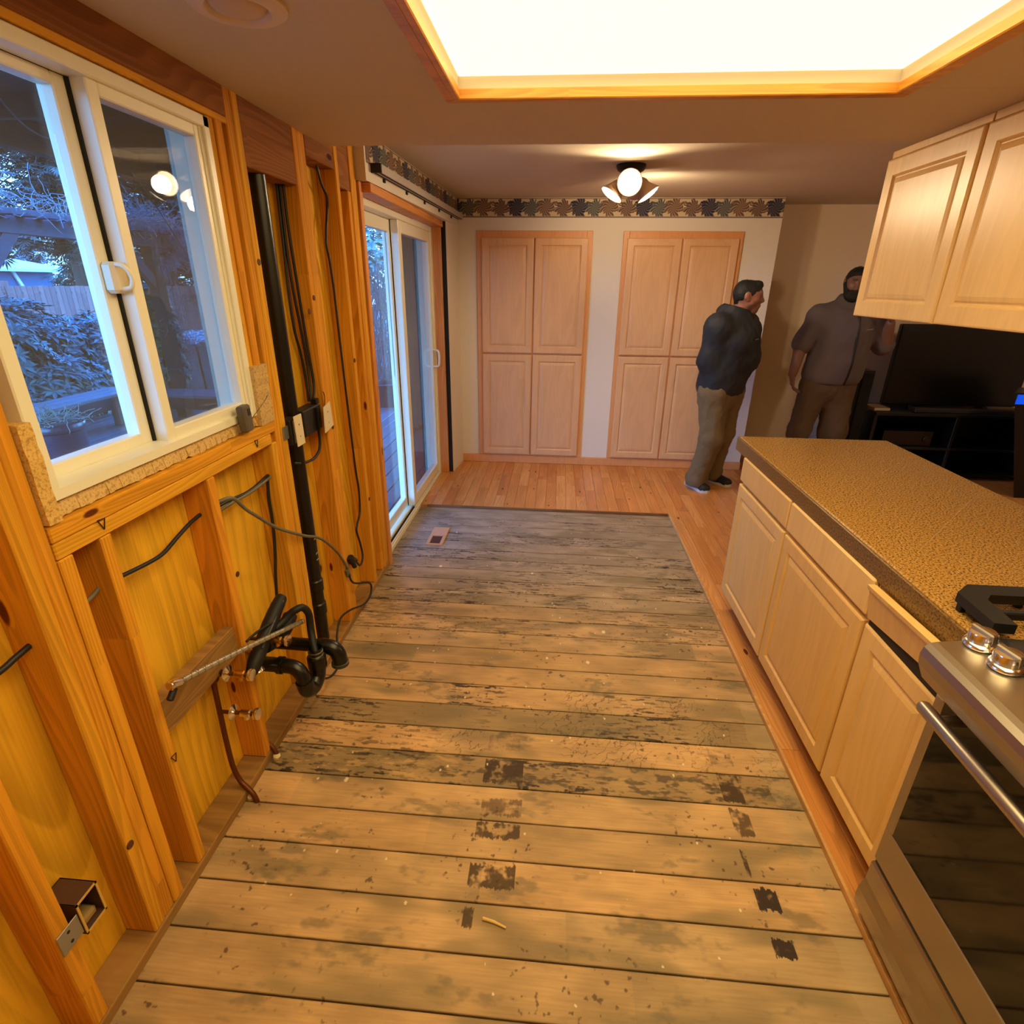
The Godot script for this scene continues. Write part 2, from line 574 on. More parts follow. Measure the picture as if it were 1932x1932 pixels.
# ---------------------------------------------------------------- the shell
func build_floor() -> void:
	var f := setting("floor", "worn bare plank subfloor with finished hardwood beyond and beside it")
	# planks run across the room, 133.5 mm apart
	for i in range(-1, 31):
		var z1 := 0.0365 - 0.1335 * i
		var z0 := maxf(z1 - 0.1335, -4.035)
		if z1 - z0 < 0.02:
			continue
		var m := MB.new()
		m.planar = true
		var drop := 0.0012 * noise.get_noise_2d(i * 7.3, 2.0)
		m.box(Vector3(-1.105, -0.02, z0 + 0.0022), Vector3(0.906, drop, z1 - 0.0022), 0.0016)
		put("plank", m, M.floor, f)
	put("underlay", bx(Vector3(-1.25, -0.2, 2.0), Vector3(6.2, -0.02, -6.6), 0), M.gap, f)
	# the near part of the kitchen, behind and under the camera
	put("plank_field", bx(Vector3(-1.105, -0.02, 2.0), Vector3(6.2, 0.0, 0.172), 0), M.hardwood[1], f)
	# hardwood: boards run away from the camera
	var x := -1.05
	var k := 0
	while x < 6.0:
		var w := 0.083
		var ends := [-4.035]
		var z := -4.035 - rng.randf() * 0.9
		if x > 0.90:
			ends = [0.17]
			z = 0.17 - rng.randf() * 1.1
		while z > -6.5:
			ends.append(z)
			z -= 0.6 + rng.randf() * 0.9
		ends.append(-6.55)
		var wide := w
		if x < 0.906 and x + w > 0.906:
			wide = 0.906 - x
		for j in ends.size() - 1:
			# hidden under the cabinets and beyond the far right: joined below
			if x > 2.9:
				break
			var m := MB.new()
			m.box(Vector3(x + 0.0006, -0.02, ends[j + 1] + 0.0006), Vector3(x + wide - 0.0006, 0.02, ends[j] - 0.0006), 0.0012)
			put("hardwood_board", m, M.hardwood[rng.randi() % 5], f)
		x += wide
		k += 1
		if x > 2.95:
			break
	put("hardwood_field", bx(Vector3(x, -0.02, 0.17), Vector3(6.2, 0.02, -6.55), 0), M.hardwood[0], f)
	# the cut edge of the hardwood, a paler strip along the planks
	put("edge_strip", bx(Vector3(0.9065, -0.01, 0.17), Vector3(0.918, 0.0212, -4.03), 0.002), tri(mat(Color(0.85, 0.66, 0.42), 0.5), G.h, Vector3(0.5, 2, 0.5)), f)
	put("edge_strip", bx(Vector3(-1.0, -0.01, -4.032), Vector3(0.90, 0.021, -4.046), 0.002), tri(mat(Color(0.55, 0.38, 0.22), 0.6), G.h, Vector3(0.5, 2, 0.5)), f)
	# floor register near the patio door
	var v := thing("floor_register", "tan metal floor vent register set in the planks near the patio door", "floor vent", Vector3(-0.797, 0.0, -3.49))
	var a := MB.new()
	a.box(Vector3(-0.855, -0.004, -3.345), Vector3(-0.739, 0.008, -3.365), 0.003)
	a.box(Vector3(-0.855, -0.004, -3.635), Vector3(-0.739, 0.008, -3.49), 0.003)
	a.box(Vector3(-0.855, -0.004, -3.365), Vector3(-0.832, 0.008, -3.49), 0.003)
	a.box(Vector3(-0.762, -0.004, -3.365), Vector3(-0.739, 0.008, -3.49), 0.003)
	put("frame", a, mat(Color(0.80, 0.60, 0.42), 0.4), v)
	put("duct", bx(Vector3(-0.832, -0.003, -3.365), Vector3(-0.762, 0.001, -3.49), 0), mat(Color(0.24, 0.15, 0.11), 0.8), v)
	for i in 8:
		put("louver", bx(Vector3(-0.832, 0.0, -3.372 - i * 0.0145), Vector3(-0.762, 0.006, -3.376 - i * 0.0145), 0.0008), mat(Color(0.42, 0.27, 0.19), 0.5), v)
	# a splinter lying on the planks
	var ch := MB.new()
	ch.tube([Vector3(-0.148, 0.005, -0.988), Vector3(-0.115, 0.004, -0.982), Vector3(-0.080, 0.005, -0.969)], [0.005, 0.0045, 0.003], 6)
	tag(put("wood_splinter", ch, mat(Color(0.88, 0.74, 0.46), 0.7)), "pale splinter of wood lying on the bare planks", "wood scrap")


func build_ceilings() -> void:
	var c := MB.new()
	var y0 := 2.19
	var y1 := 2.33
	c.box(Vector3(-1.13, y0, -2.66), Vector3(1.72, y1, -2.012), 0.002)
	c.box(Vector3(-1.13, y0, 0.46), Vector3(1.72, y1, 1.95), 0)
	c.box(Vector3(-1.13, y0, -2.012), Vector3(-0.334, y1, 0.46), 0)
	c.box(Vector3(0.944, y0, -2.012), Vector3(1.72, y1, 0.46), 0)
	struct("ceiling", c, M.ceiling, "lower kitchen ceiling with a recessed light well")
	var d := MB.new()
	d.box(Vector3(-1.25, 2.33, -6.6), Vector3(6.2, 2.42, -2.60), 0)
	d.box(Vector3(1.72, 2.33, -2.66), Vector3(6.2, 2.42, 1.95), 0)
	struct("ceiling_dining", d, M.ceiling, "higher ceiling over the dining end")
	# light well
	var r := MB.new()
	r.box(Vector3(-0.36, y1, -2.04), Vector3(-0.334, 2.54, 0.49), 0)
	r.box(Vector3(0.944, y1, -2.04), Vector3(0.97, 2.54, 0.49), 0)
	r.box(Vector3(-0.36, y1, -2.04), Vector3(0.97, 2.54, -2.012), 0)
	r.box(Vector3(-0.36, y1, 0.46), Vector3(0.97, 2.54, 0.49), 0)
	r.box(Vector3(-0.36, 2.52, -2.04), Vector3(0.97, 2.56, 0.49), 0)
	struct("ceiling_well", r, M.recess, "white walls of the light well")
	# wooden lip round the well
	var t := setting("trim_1", "varnished wooden trim round the light well")
	var lip := tri(mat(Color(0.86, 0.58, 0.20), 0.4), G.h, Vector3(0.5, 3, 0.5))
	for q in [[Vector3(-0.352, 2.178, -2.03), Vector3(0.962, 2.206, -2.008)], [Vector3(-0.352, 2.178, 0.456), Vector3(0.962, 2.206, 0.478)], [Vector3(-0.352, 2.178, -2.008), Vector3(-0.330, 2.206, 0.456)], [Vector3(0.940, 2.178, -2.008), Vector3(0.962, 2.206, 0.456)]]:
		put("trim_board", bx(q[0], q[1], 0.003), lip, t)
	# outer flat of the trim, against the ceiling
	for q in [[Vector3(-0.38, 2.182, -2.062), Vector3(0.99, 2.19, -2.03)], [Vector3(-0.38, 2.182, -2.03), Vector3(-0.352, 2.19, 0.5)], [Vector3(0.962, 2.182, -2.03), Vector3(0.99, 2.19, 0.5)]]:
		put("trim_flat", bx(q[0], q[1], 0.002), lip, t)
	# luminous panel: glowing mesh and the light of its size
	var lt := thing("light_panel", "wide glowing fluorescent light panel filling the ceiling well", "ceiling light", Vector3(0.305, 2.236, -0.77))
	var glow := mat(Color(1, 1, 1), 0.8)
	glow.emission_enabled = true
	glow.emission = Color(1.0, 0.92, 0.66)
	glow.emission_energy_multiplier = 2.2
	put("diffuser", bx(Vector3(-0.333, 2.236, -2.011), Vector3(0.943, 2.250, 0.459), 0.002), glow, lt)
	var al := AreaLight3D.new()
	al.name = "panel_light"
	al.area_size = Vector2(1.2, 2.4)
	al.light_color = LAMP
	al.light_energy = PANEL
	al.shadow_enabled = true
	al.position = Vector3(0, -0.006, 0)
	al.rotation_degrees = Vector3(-90, 0, 0)
	lt.add_child(al)
	# unlit recessed can by the window
	var can := thing("recessed_light", "unlit round recessed ceiling light by the window wall", "ceiling light", Vector3(-0.69, 2.19, -1.42))
	var m := MB.new()
	m.lathe(Vector3(-0.69, 2.19, -1.40), Vector3.DOWN, [Vector2(0.098, 0), Vector2(0.098, 0.006), Vector2(0.09, 0.011), Vector2(0.066, 0.013), Vector2(0.06, 0.006), Vector2(0.058, 0.0)], 36)
	put("trim_ring", m, mat(Color(0.86, 0.78, 0.68), 0.5), can)
	var e := MB.new()
	e.lathe(Vector3(-0.69, 2.19, -1.40), Vector3.DOWN, [Vector2(0.058, 0.0), Vector2(0.05, 0.010), Vector2(0.03, 0.016), Vector2(0.0, 0.018)], 28)
	put("lamp_face", e, mat(Color(0.80, 0.70, 0.58), 0.6), can)


func build_left_wall() -> void:
	var w := setting("wall_left", "open stud wall with plywood sheathing behind")
	var studs: Array = M.stud
	var n := 0
	var stud := func(z1: float, z0: float, y0: float, y1: float, x := SF, called := "stud") -> void:
		var wob := 0.002 * noise.get_noise_2d(z1 * 50.0, 3.0)
		put(called, bx(Vector3(SB, y0, z0), Vector3(x + wob, y1, z1), 0.003), studs[int(absf(z1 * 977.0)) % 5], w)
	# sheathing
	put("plywood_sheet", bx(Vector3(-1.12, 0, -0.966), Vector3(SB, 2.6, 2.0), 0), M.ply, w)
	put("plywood_sheet", bx(Vector3(-1.12, 0, -1.80), Vector3(SB, 1.236, -0.968), 0), M.ply, w)
	put("plywood_sheet", bx(Vector3(-1.12, 2.092, -1.80), Vector3(SB, 2.6, -0.968), 0), M.ply, w)
	put("plywood_sheet", bx(Vector3(-1.12, 0, -3.074), Vector3(SB, 2.6, -1.802), 0), M.ply, w)
	# studs from the camera away
	stud.call(1.60, 1.562, 0.038, 2.33)
	stud.call(0.80, 0.762, 0.038, 2.33)
	stud.call(0.20, 0.162, 0.038, 2.33)
	stud.call(-0.246, -0.284, 0.038, 2.33)
	stud.call(-0.648, -0.686, 0.038, 2.33)
	stud.call(-0.856, -0.893, 0.038, 2.33)
	stud.call(-0.894, -0.932, 0.038, 2.10, SF - 0.002)
	stud.call(-0.934, -0.972, 0.038, 1.119, SF - 0.001, "cripple_stud")
	stud.call(-1.047, -1.080, 0.038, 1.119, SF - 0.001, "cripple_stud")
	stud.call(-1.453, -1.491, 0.038, 1.119, SF - 0.001, "cripple_stud")
	stud.call(-1.793, -1.826, 1.198, 2.11, SF - 0.010)
	stud.call(-1.827, -1.864, 1.198, 2.11, SF - 0.004)
	stud.call(-1.853, -1.889, 0.038, 1.119, SF - 0.003, "cripple_stud")
	stud.call(-1.892, -1.929, 0.038, 2.33, SF - 0.003)
	stud.call(-1.930, -1.968, 0.038, 2.33)
	stud.call(-2.338, -2.376, 0.038, 2.33)
	stud.call(-2.377, -2.414, 0.038, 2.33, SF - 0.002)
	stud.call(-2.415, -2.452, 0.038, 2.33, SF - 0.004)
	stud.call(-2.751, -2.789, 0.038, 2.33)
	stud.call(-2.80, -2.838, 0.038, 2.06, SF - 0.035)
	stud.call(-2.900, -2.936, 0.038, 2.06, SF - 0.004)
	stud.call(-2.937, -2.974, 0.038, 2.33)
	stud.call(-2.975, -3.022, 0.038, 2.33, SF - 0.003)
	# plates, sills, header, blocks
	var rails: Array = M.rail
	put("sole_plate", bx(Vector3(SB, 0, -3.03), Vector3(SF + 0.002, 0.037, 2.0), 0.003), M.plate, w)
	put("window_sill_plate", bx(Vector3(SB, 1.120, -1.852), Vector3(SF, 1.157, -0.934), 0.003), rails[0], w)
	put("window_sill_plate", bx(Vector3(SB, 1.158, -1.889), Vector3(SF + 0.001, 1.196, -0.934), 0.003), rails[2], w)
	put("header_beam", bx(Vector3(SB, 2.112, -1.889), Vector3(SF, 2.33, -0.895), 0.003), M.beam, w)
	put("header_filler", bx(Vector3(SB, 2.094, -1.889), Vector3(SF - 0.001, 2.1115, -0.934), 0.002), rails[1], w)
	put("blocking", bx(Vector3(SB, 2.0, -2.336), Vector3(SF - 0.002, 2.33, -1.970), 0.003), M.beam, w)
	put("blocking", bx(Vector3(SB, 2.12, -2.749), Vector3(SF - 0.004, 2.33, -2.454), 0.003), M.beam, w)
	put("blocking", bx(Vector3(SB, 2.06, -2.936), Vector3(SF - 0.006, 2.33, -2.791), 0.003), M.beam, w)
	put("blocking", bx(Vector3(-1.068, 0.500, -1.452), Vector3(-1.03, 0.610, -1.081), 0.003), M.plate, w)
	# old paper strip and pencil marks are print on the sill
	var ink := mat(Color(0.18, 0.10, 0.05), 0.9)
	for q in [[1.150, -1.060], [1.150, -1.745], [0.44, -1.066]]:
		var m := MB.new()
		var a := Vector3(SF + 0.0022, q[0] + 0.012, q[1] + 0.010)
		var b := Vector3(SF + 0.0022, q[0] + 0.010, q[1] - 0.010)
		var c := Vector3(SF + 0.0022, q[0] - 0.014, q[1] - 0.002)
		m.tube([a, b], 0.0013, 5)
		m.tube([b, c], 0.0013, 5)
		m.tube([c, a], 0.0013, 5)
		put("pencil_mark", m, ink, w)
	# nail holes and knots on the wood
	var kn := MB.new()
	for q in [[0.70, -1.635], [0.42, -1.415], [1.60, -2.36], [1.05, -2.40], [0.36, -0.87], [1.3, -2.76], [0.55, -2.78], [1.72, -1.95], [1.55, -2.30]]:
		var xx := SB + 0.001 if q[1] < -1.5 and q[1] > -1.85 else SF + 0.0015
		if q[1] == -1.415:
			xx = SB + 0.001
		kn.lathe(Vector3(xx, q[0], q[1]), Vector3.RIGHT, [Vector2(0.011, -0.002), Vector2(0.010, 0.001), Vector2(0.0, 0.0015)], 10)
	put("knot", kn, mat(Color(0.36, 0.18, 0.07), 0.7), w)
	# the rest of the outer wall, round and past the patio door
	var f := MB.new()
	f.hexa([Vector3(-1.12, 2.122, -3.03), Vector3(-0.968, 2.122, -3.03), Vector3(-0.906, 2.122, -5.25), Vector3(-1.12, 2.122, -5.25), Vector3(-1.12, 2.4, -3.03), Vector3(-0.968, 2.4, -3.03), Vector3(-0.906, 2.4, -5.25), Vector3(-1.12, 2.4, -5.25)])
	f.hexa([Vector3(-1.02, 0.02, -4.905), Vector3(-0.943, 0.02, -4.896), Vector3(-0.903, 0.02, -5.25), Vector3(-1.12, 0.02, -5.25), Vector3(-1.02, 2.13, -4.905), Vector3(-0.943, 2.13, -4.896), Vector3(-0.903, 2.13, -5.25), Vector3(-1.12, 2.13, -5.25)])
	struct("wall_left_dining", f, M.white, "painted plasterboard round the patio door")
	struct("wall_left_outer", bx(Vector3(-1.2, 0, -6.5), Vector3(-1.05, 2.6, -4.862), 0), M.white, "outer wall past the patio door")


func build_other_walls() -> void:
	var b := MB.new()
	var y0 := 0.105
	var y1 := 2.08
	var zf := -5.25
	var zb := -5.84
	for q in [[-1.03, 0.0, -0.741, 2.4], [0.254, 0.0, 0.510, 2.4], [1.497, 0.0, 1.787, 2.4], [-0.741, y1, 0.254, 2.4], [0.510, y1, 1.497, 2.4], [-0.741, 0.0, 0.254, y0], [0.510, 0.0, 1.497, y0]]:
		b.box(Vector3(q[0], q[1], zb), Vector3(q[2], q[3], zf), 0)
	struct("wall_back", b, M.white, "cream wall with two built-in pantry cupboards")
	struct("wall_far", bx(Vector3(-1.2, 0, -5.85), Vector3(6.2, 2.45, -5.66), 0), M.tan, "tan wall of the room beyond")
	struct("wall_right", bx(Vector3(6.0, 0, -6.2), Vector3(6.2, 2.45, 2.0), 0), M.tan)
	struct("wall_rear", bx(Vector3(-1.2, 0, 1.9), Vector3(6.2, 2.6, 2.1), 0), M.tan)
	struct("baseboard_back", bx(Vector3(-0.905, 0.02, -5.25), Vector3(1.79, 0.098, -5.234), 0.004), M.frame_wood, "plain wooden baseboard under the pantry cupboards")
	struct("baseboard_far", bx(Vector3(1.79, 0.02, -5.66), Vector3(6.0, 0.10, -5.644), 0.004), M.frame_wood)
	# printed borders
	var paper := mat(Color(1, 1, 1), 0.8, 0, 0.3)
	paper.albedo_texture = border_texture()
	var p := MB.new()
	p.face([Vector3(-0.905, 2.182, -5.2488), Vector3(1.786, 2.182, -5.2488), Vector3(1.786, 2.326, -5.2488), Vector3(-0.905, 2.326, -5.2488)], Vector3(0, 0, 1), [Vector2(-0.905 / 0.53 + 0.05, 1), Vector2(1.786 / 0.53 + 0.05, 1), Vector2(1.786 / 0.53 + 0.05, 0), Vector2(-0.905 / 0.53 + 0.05, 0)])
	p.box(Vector3(-0.905, 2.182, -5.2499), Vector3(1.786, 2.326, -5.249), 0)
	tag(put("wallpaper_border", p, paper), "wallpaper border of scrolling leaves along the top of the pantry wall", "wallpaper border")
	var q := MB.new()
	var a0 := Vector3(-0.9655, 2.20, -3.05)
	var a1 := Vector3(-0.9055, 2.20, -5.245)
	var up := Vector3(0, 0.126, 0)
	q.face([a0, a1, a1 + up, a0 + up], Vector3(1, 0, 0), [Vector2(0, 1), Vector2(4.14, 1), Vector2(4.14, 0), Vector2(0, 0)])
	var back := Vector3(-0.001, 0, 0)
	q.face([a0 + back, a1 + back, a1 + up + back, a0 + up + back], Vector3(-1, 0, 0), [Vector2(0, 1), Vector2(4.14, 1), Vector2(4.14, 0), Vector2(0, 0)])
	tag(put("wallpaper_border", q, paper), "wallpaper border of scrolling leaves above the patio door", "wallpaper border")


func build_window() -> void:
	var w := setting("window_1", "white vinyl sliding window over the missing sink")
	var V = M.vinyl
	# outer frame
	var f := MB.new()
	var xi := -1.022
	var xo := -1.135
	f.prism([Vector2(xo, 1.236), Vector2(xi, 1.236), Vector2(xi, 1.258), Vector2(-1.074, 1.262), Vector2(-1.074, 1.252), Vector2(xo, 1.252)], 2, -0.966, -1.800)
	f.box(Vector3(xo, 2.062, -1.800), Vector3(xi, 2.092, -0.966), 0.003)
	f.box(Vector3(xo, 1.237, -0.999), Vector3(xi, 2.092, -0.966), 0.003)
	f.box(Vector3(xo, 1.237, -1.800), Vector3(xi, 2.092, -1.772), 0.003)
	f.box(Vector3(xo, 1.240, -1.772), Vector3(-1.030, 2.088, -1.760), 0.002)
	put("window_frame", f, V, w)
	# right, fixed sash stands further in
	var sash := func(called: String, z1: float, z0: float, x0: float, x1: float, ya: float, yb: float, s1: float, s0: float, top: float, bot: float) -> MeshInstance3D:
		var m := MB.new()
		m.box(Vector3(x0, ya, z1 - s1), Vector3(x1, yb, z1), 0.003)
		m.box(Vector3(x0, ya, z0), Vector3(x1, yb, z0 + s0), 0.003)
		m.box(Vector3(x0, yb - top, z0 + s0), Vector3(x1, yb, z1 - s1), 0.003)
		m.box(Vector3(x0, ya, z0 + s0), Vector3(x1, ya + bot, z1 - s1), 0.003)
		return put(called, m, V, w)
	var r: MeshInstance3D = sash.call("fixed_sash", -1.362, -1.762, -1.072, -1.034, 1.250, 2.066, 0.035, 0.022, 0.032, 0.040)
	put("pane", bx(Vector3(-1.060, 1.290, -1.740), Vector3(-1.056, 2.034, -1.397), 0), M.glass, r)
	var l: MeshInstance3D = sash.call("sliding_sash", -0.985, -1.368, -1.115, -1.076, 1.254, 2.066, 0.040, 0.048, 0.028, 0.036)
	put("pane", bx(Vector3(-1.102, 1.290, -1.320), Vector3(-1.098, 2.038, -1.025), 0), M.glass, l)
	put("gasket", bx(Vector3(-1.077, 1.262, -1.3618), Vector3(-1.069, 2.06, -1.3545), 0), M.gasket, l)
	put("gasket", bx(Vector3(-1.09, 2.0605, -1.362), Vector3(-1.0755, 2.066, -0.99), 0), M.gasket, l)
	put("gasket", bx(Vector3(-1.09, 1.2525, -1.362), Vector3(-1.0755, 1.2565, -0.99), 0), M.gasket, l)
	put("insect_screen", bx(Vector3(-1.1245, 1.258, -1.770), Vector3(-1.123, 2.058, -1.375), 0), M.screen, w)
	# latch on the meeting stile
	var h := MB.new()
	h.box(Vector3(-1.078, 1.630, -1.372), Vector3(-1.044, 1.700, -1.322), 0.008)
	var hp := put("latch", h, M.almond, w, "cream plastic window latch")
	var gr := MB.new()
	gr.tube(spline([Vector3(-1.046, 1.694, -1.334), Vector3(-1.028, 1.690, -1.338), Vector3(-1.020, 1.668, -1.346), Vector3(-1.026, 1.645, -1.346), Vector3(-1.046, 1.640, -1.340)]), 0.0055, 8)
	put("grip", gr, M.vinyl, hp)
	# dirty strip of old sealant between frame and sill
	var s := MB.new()
	var zz := []
	for i in 61:
		zz.append(-0.966 - 0.842 * i / 60.0)
	for i in 60:
		var j0 := 0.005 * noise.get_noise_2d(i * 0.9, 1.0) - 0.004 * noise.get_noise_2d(i * 3.1, 7.0)
		var j1 := 0.005 * noise.get_noise_2d((i + 1) * 0.9, 1.0) - 0.004 * noise.get_noise_2d((i + 1) * 3.1, 7.0)
		var xa := -1.027 + 0.006 * noise.get_noise_2d(i * 1.7, 12.0)
		s.hexa([Vector3(-1.09, 1.197, zz[i]), Vector3(xa, 1.199 + j0, zz[i]), Vector3(xa, 1.199 + j1, zz[i + 1]), Vector3(-1.09, 1.197, zz[i + 1]), Vector3(-1.09, 1.2365, zz[i]), Vector3(-1.034, 1.2365, zz[i]), Vector3(-1.034, 1.2365, zz[i + 1]), Vector3(-1.09, 1.2365, zz[i + 1])])
	put("sealant_strip", s, tri(mat(Color(0.92, 0.80, 0.58), 0.9), G.plaster, Vector3(6, 6, 6)), w, "ragged dirty sealant under the window frame")


func build_patio_door() -> void:
	var d := setting("door_1", "white vinyl sliding patio door")
	var V = M.vinyl
	var f := MB.new()
	f.box(Vector3(-1.175, 2.040, -4.855), Vector3(-1.056, 2.076, -3.075), 0.003)
	f.box(Vector3(-1.175, 0.0, -3.105), Vector3(-1.060, 2.04, -3.075), 0.003)
	f.box(Vector3(-1.175, 0.0, -4.860), Vector3(-1.056, 2.04, -4.835), 0.003)
	f.box(Vector3(-1.175, -0.02, -4.835), Vector3(-1.052, 0.030, -3.105), 0.003)
	f.box(Vector3(-1.066, 0.030, -4.835), Vector3(-1.058, 0.046, -3.105), 0.001)
	f.box(Vector3(-1.100, 0.030, -4.835), Vector3(-1.092, 0.046, -3.105), 0.001)
	put("door_frame", f, V, d)
	put("track_groove", bx(Vector3(-1.091, 0.0301, -3.95), Vector3(-1.067, 0.032, -3.106), 0), M.gasket, d)
	var panel := func(called: String, z1: float, z0: float, x0: float, x1: float, s1: float, s0: float) -> MeshInstance3D:
		var m := MB.new()
		m.box(Vector3(x0, 0.05, z1 - s1), Vector3(x1, 2.04, z1), 0.004)
		m.box(Vector3(x0, 0.05, z0), Vector3(x1, 2.04, z0 + s0), 0.004)
		m.box(Vector3(x0, 1.965, z0 + s0), Vector3(x1, 2.04, z1 - s1), 0.004)
		m.box(Vector3(x0, 0.05, z0 + s0), Vector3(x1, 0.125, z1 - s1), 0.004)
		return put(called, m, V, d)
	var a: MeshInstance3D = panel.call("fixed_panel", -3.106, -3.985, -1.170, -1.126, 0.05, 0.09)
	put("pane", bx(Vector3(-1.150, 0.125, -3.895), Vector3(-1.145, 1.965, -3.156), 0), M.glass, a)
	var b: MeshInstance3D = panel.call("sliding_panel", -3.925, -4.834, -1.120, -1.068, 0.075, 0.045)
	put("pane", bx(Vector3(-1.081, 0.125, -4.789), Vector3(-1.077, 1.965, -4.0), 0), M.glass, b)
	put("gasket", bx(Vector3(-1.1255, 0.05, -3.935), Vector3(-1.1195, 2.04, -3.928), 0), M.gasket, b)
	put("insect_screen", bx(Vector3(-1.1815, 0.03, -4.86), Vector3(-1.180, 2.05, -3.95), 0), M.screen, d)
	var h := MB.new()
	h.tube(spline([Vector3(-1.068, 1.135, -4.805), Vector3(-1.03, 1.130, -4.805), Vector3(-1.018, 1.105, -4.805), Vector3(-1.018, 1.03, -4.805), Vector3(-1.03, 1.000, -4.805), Vector3(-1.068, 0.995, -4.805)]), 0.009, 10)
	put("handle", h, V, d, "white loop handle")
	# wooden jamb liners
	var t := setting("trim_2", "raw wooden liners round the patio door opening")
	put("jamb_board", bx(Vector3(-1.06, 0.0, -3.073), Vector3(-1.004, 2.12, -3.026), 0.003), M.pine, t)
	put("head_board", bx(Vector3(-1.06, 2.0765, -4.885), Vector3(-0.962, 2.120, -3.074), 0.003), M.pine_h, t)
	put("jamb_board", bx(Vector3(-1.056, 0.02, -4.890), Vector3(-0.978, 2.078, -4.862), 0.003), M.pine, t)
	put("gap_backing", bx(Vector3(-0.9775, 0.02, -4.8955), Vector3(-0.9425, 2.12, -4.886), 0), M.gasket, t)
	# headrail of the removed blind
	var hr := thing("blind_headrail", "white metal headrail of a removed blind above the patio door", "blind rail", Vector3(-0.93, 2.18, -4.1))
	var at := func(z: float, dx: float, y: float) -> Vector3:
		return Vector3(-0.968 + (-(z + 3.05)) * 0.0279 + dx, y, z)
	var m := MB.new()
	var za := -3.12
	var zb := -5.235
	m.hexa([at.call(za, 0.002, 2.168), at.call(za, 0.052, 2.168), at.call(zb, 0.052, 2.168), at.call(zb, 0.002, 2.168), at.call(za, 0.002, 2.206), at.call(za, 0.052, 2.206), at.call(zb, 0.052, 2.206), at.call(zb, 0.002, 2.206)])
	put("rail", m, mat(Color(0.72, 0.68, 0.64), 0.45), hr)
	var g := MB.new()
	for dx in [0.010, 0.034]:
		g.hexa([at.call(za, dx, 2.1665), at.call(za, dx + 0.011, 2.1665), at.call(zb, dx + 0.011, 2.1665), at.call(zb, dx, 2.1665), at.call(za, dx, 2.169), at.call(za, dx + 0.011, 2.169), at.call(zb, dx + 0.011, 2.169), at.call(zb, dx, 2.169)])
	put("track_slot", g, M.gasket, hr)
	var c := MB.new()
	c.hexa([at.call(za + 0.012, 0.001, 2.166), at.call(za + 0.012, 0.054, 2.166), at.call(za, 0.054, 2.166), at.call(za, 0.001, 2.166), at.call(za + 0.012, 0.001, 2.208), at.call(za + 0.012, 0.054, 2.208), at.call(za, 0.054, 2.208), at.call(za, 0.001, 2.208)])
	put("end_cap", c, mat(Color(0.16, 0.10, 0.07), 0.6), hr)
	for k in 5:
		var z := -3.3 - k * 0.42
		var bk := MB.new()
		bk.box(at.call(z, -0.001, 2.150) - Vector3(0, 0, 0.012), at.call(z, 0.010, 2.168) + Vector3(0, 0, 0.012), 0.002)
		put("bracket", bk, M.bronze, hr)


# ---------------------------------------------------------------- joinery
# raised-panel door: xf takes x across, y up, z out of the face; the panel is a sub-part
func door(parent: Node, xf: Transform3D, w: float, h: float, m: Material, called := "door", t := 0.02, stile := 0.055) -> MeshInstance3D:
	var ring := func(mb: MB, list: Array, fill: bool) -> void:
		for i in list.size() - 1:
			var a: float = list[i][0]
			var za: float = list[i][1]
			var b: float = list[i + 1][0]
			var zb: float = list[i + 1][1]
			var pa := [Vector3(a, a, za), Vector3(w - a, a, za), Vector3(w - a, h - a, za), Vector3(a, h - a, za)]
			var pb := [Vector3(b, b, zb), Vector3(w - b, b, zb), Vector3(w - b, h - b, zb), Vector3(b, h - b, zb)]
			var side := [Vector3(0, -1, 0), Vector3(1, 0, 0), Vector3(0, 1, 0), Vector3(-1, 0, 0)]
			for k in 4:
				var j := (k + 1) % 4
				var o: Vector3 = Vector3(0, 0, b - a) + side[k] * (za - zb) if absf(b - a) > 0.00001 else side[k]
				mb.face([pa[k], pa[j], pb[j], pb[k]], o)
		if fill:
			var c: float = list[-1][0]
			var zc: float = list[-1][1]
			mb.face([Vector3(c, c, zc), Vector3(w - c, c, zc), Vector3(w - c, h - c, zc), Vector3(c, h - c, zc)], Vector3(0, 0, 1))
	var f := MB.new(xf)
	f.face([Vector3(0, 0, 0), Vector3(w, 0, 0), Vector3(w, h, 0), Vector3(0, h, 0)], Vector3(0, 0, -1))
	ring.call(f, [[0.0, 0.0], [0.0, t - 0.007], [0.002, t - 0.002], [0.007, t], [stile, t], [stile + 0.004, t - 0.003], [stile + 0.009, t - 0.009]], false)
	var d := put(called, f, m, parent)
	var p := MB.new(xf)
	ring.call(p, [[stile + 0.009, t - 0.009], [stile + 0.013, t - 0.009], [stile + 0.020, t - 0.004], [stile + 0.034, t - 0.001]], true)
	put("raised_panel", p, m, d)
	return d


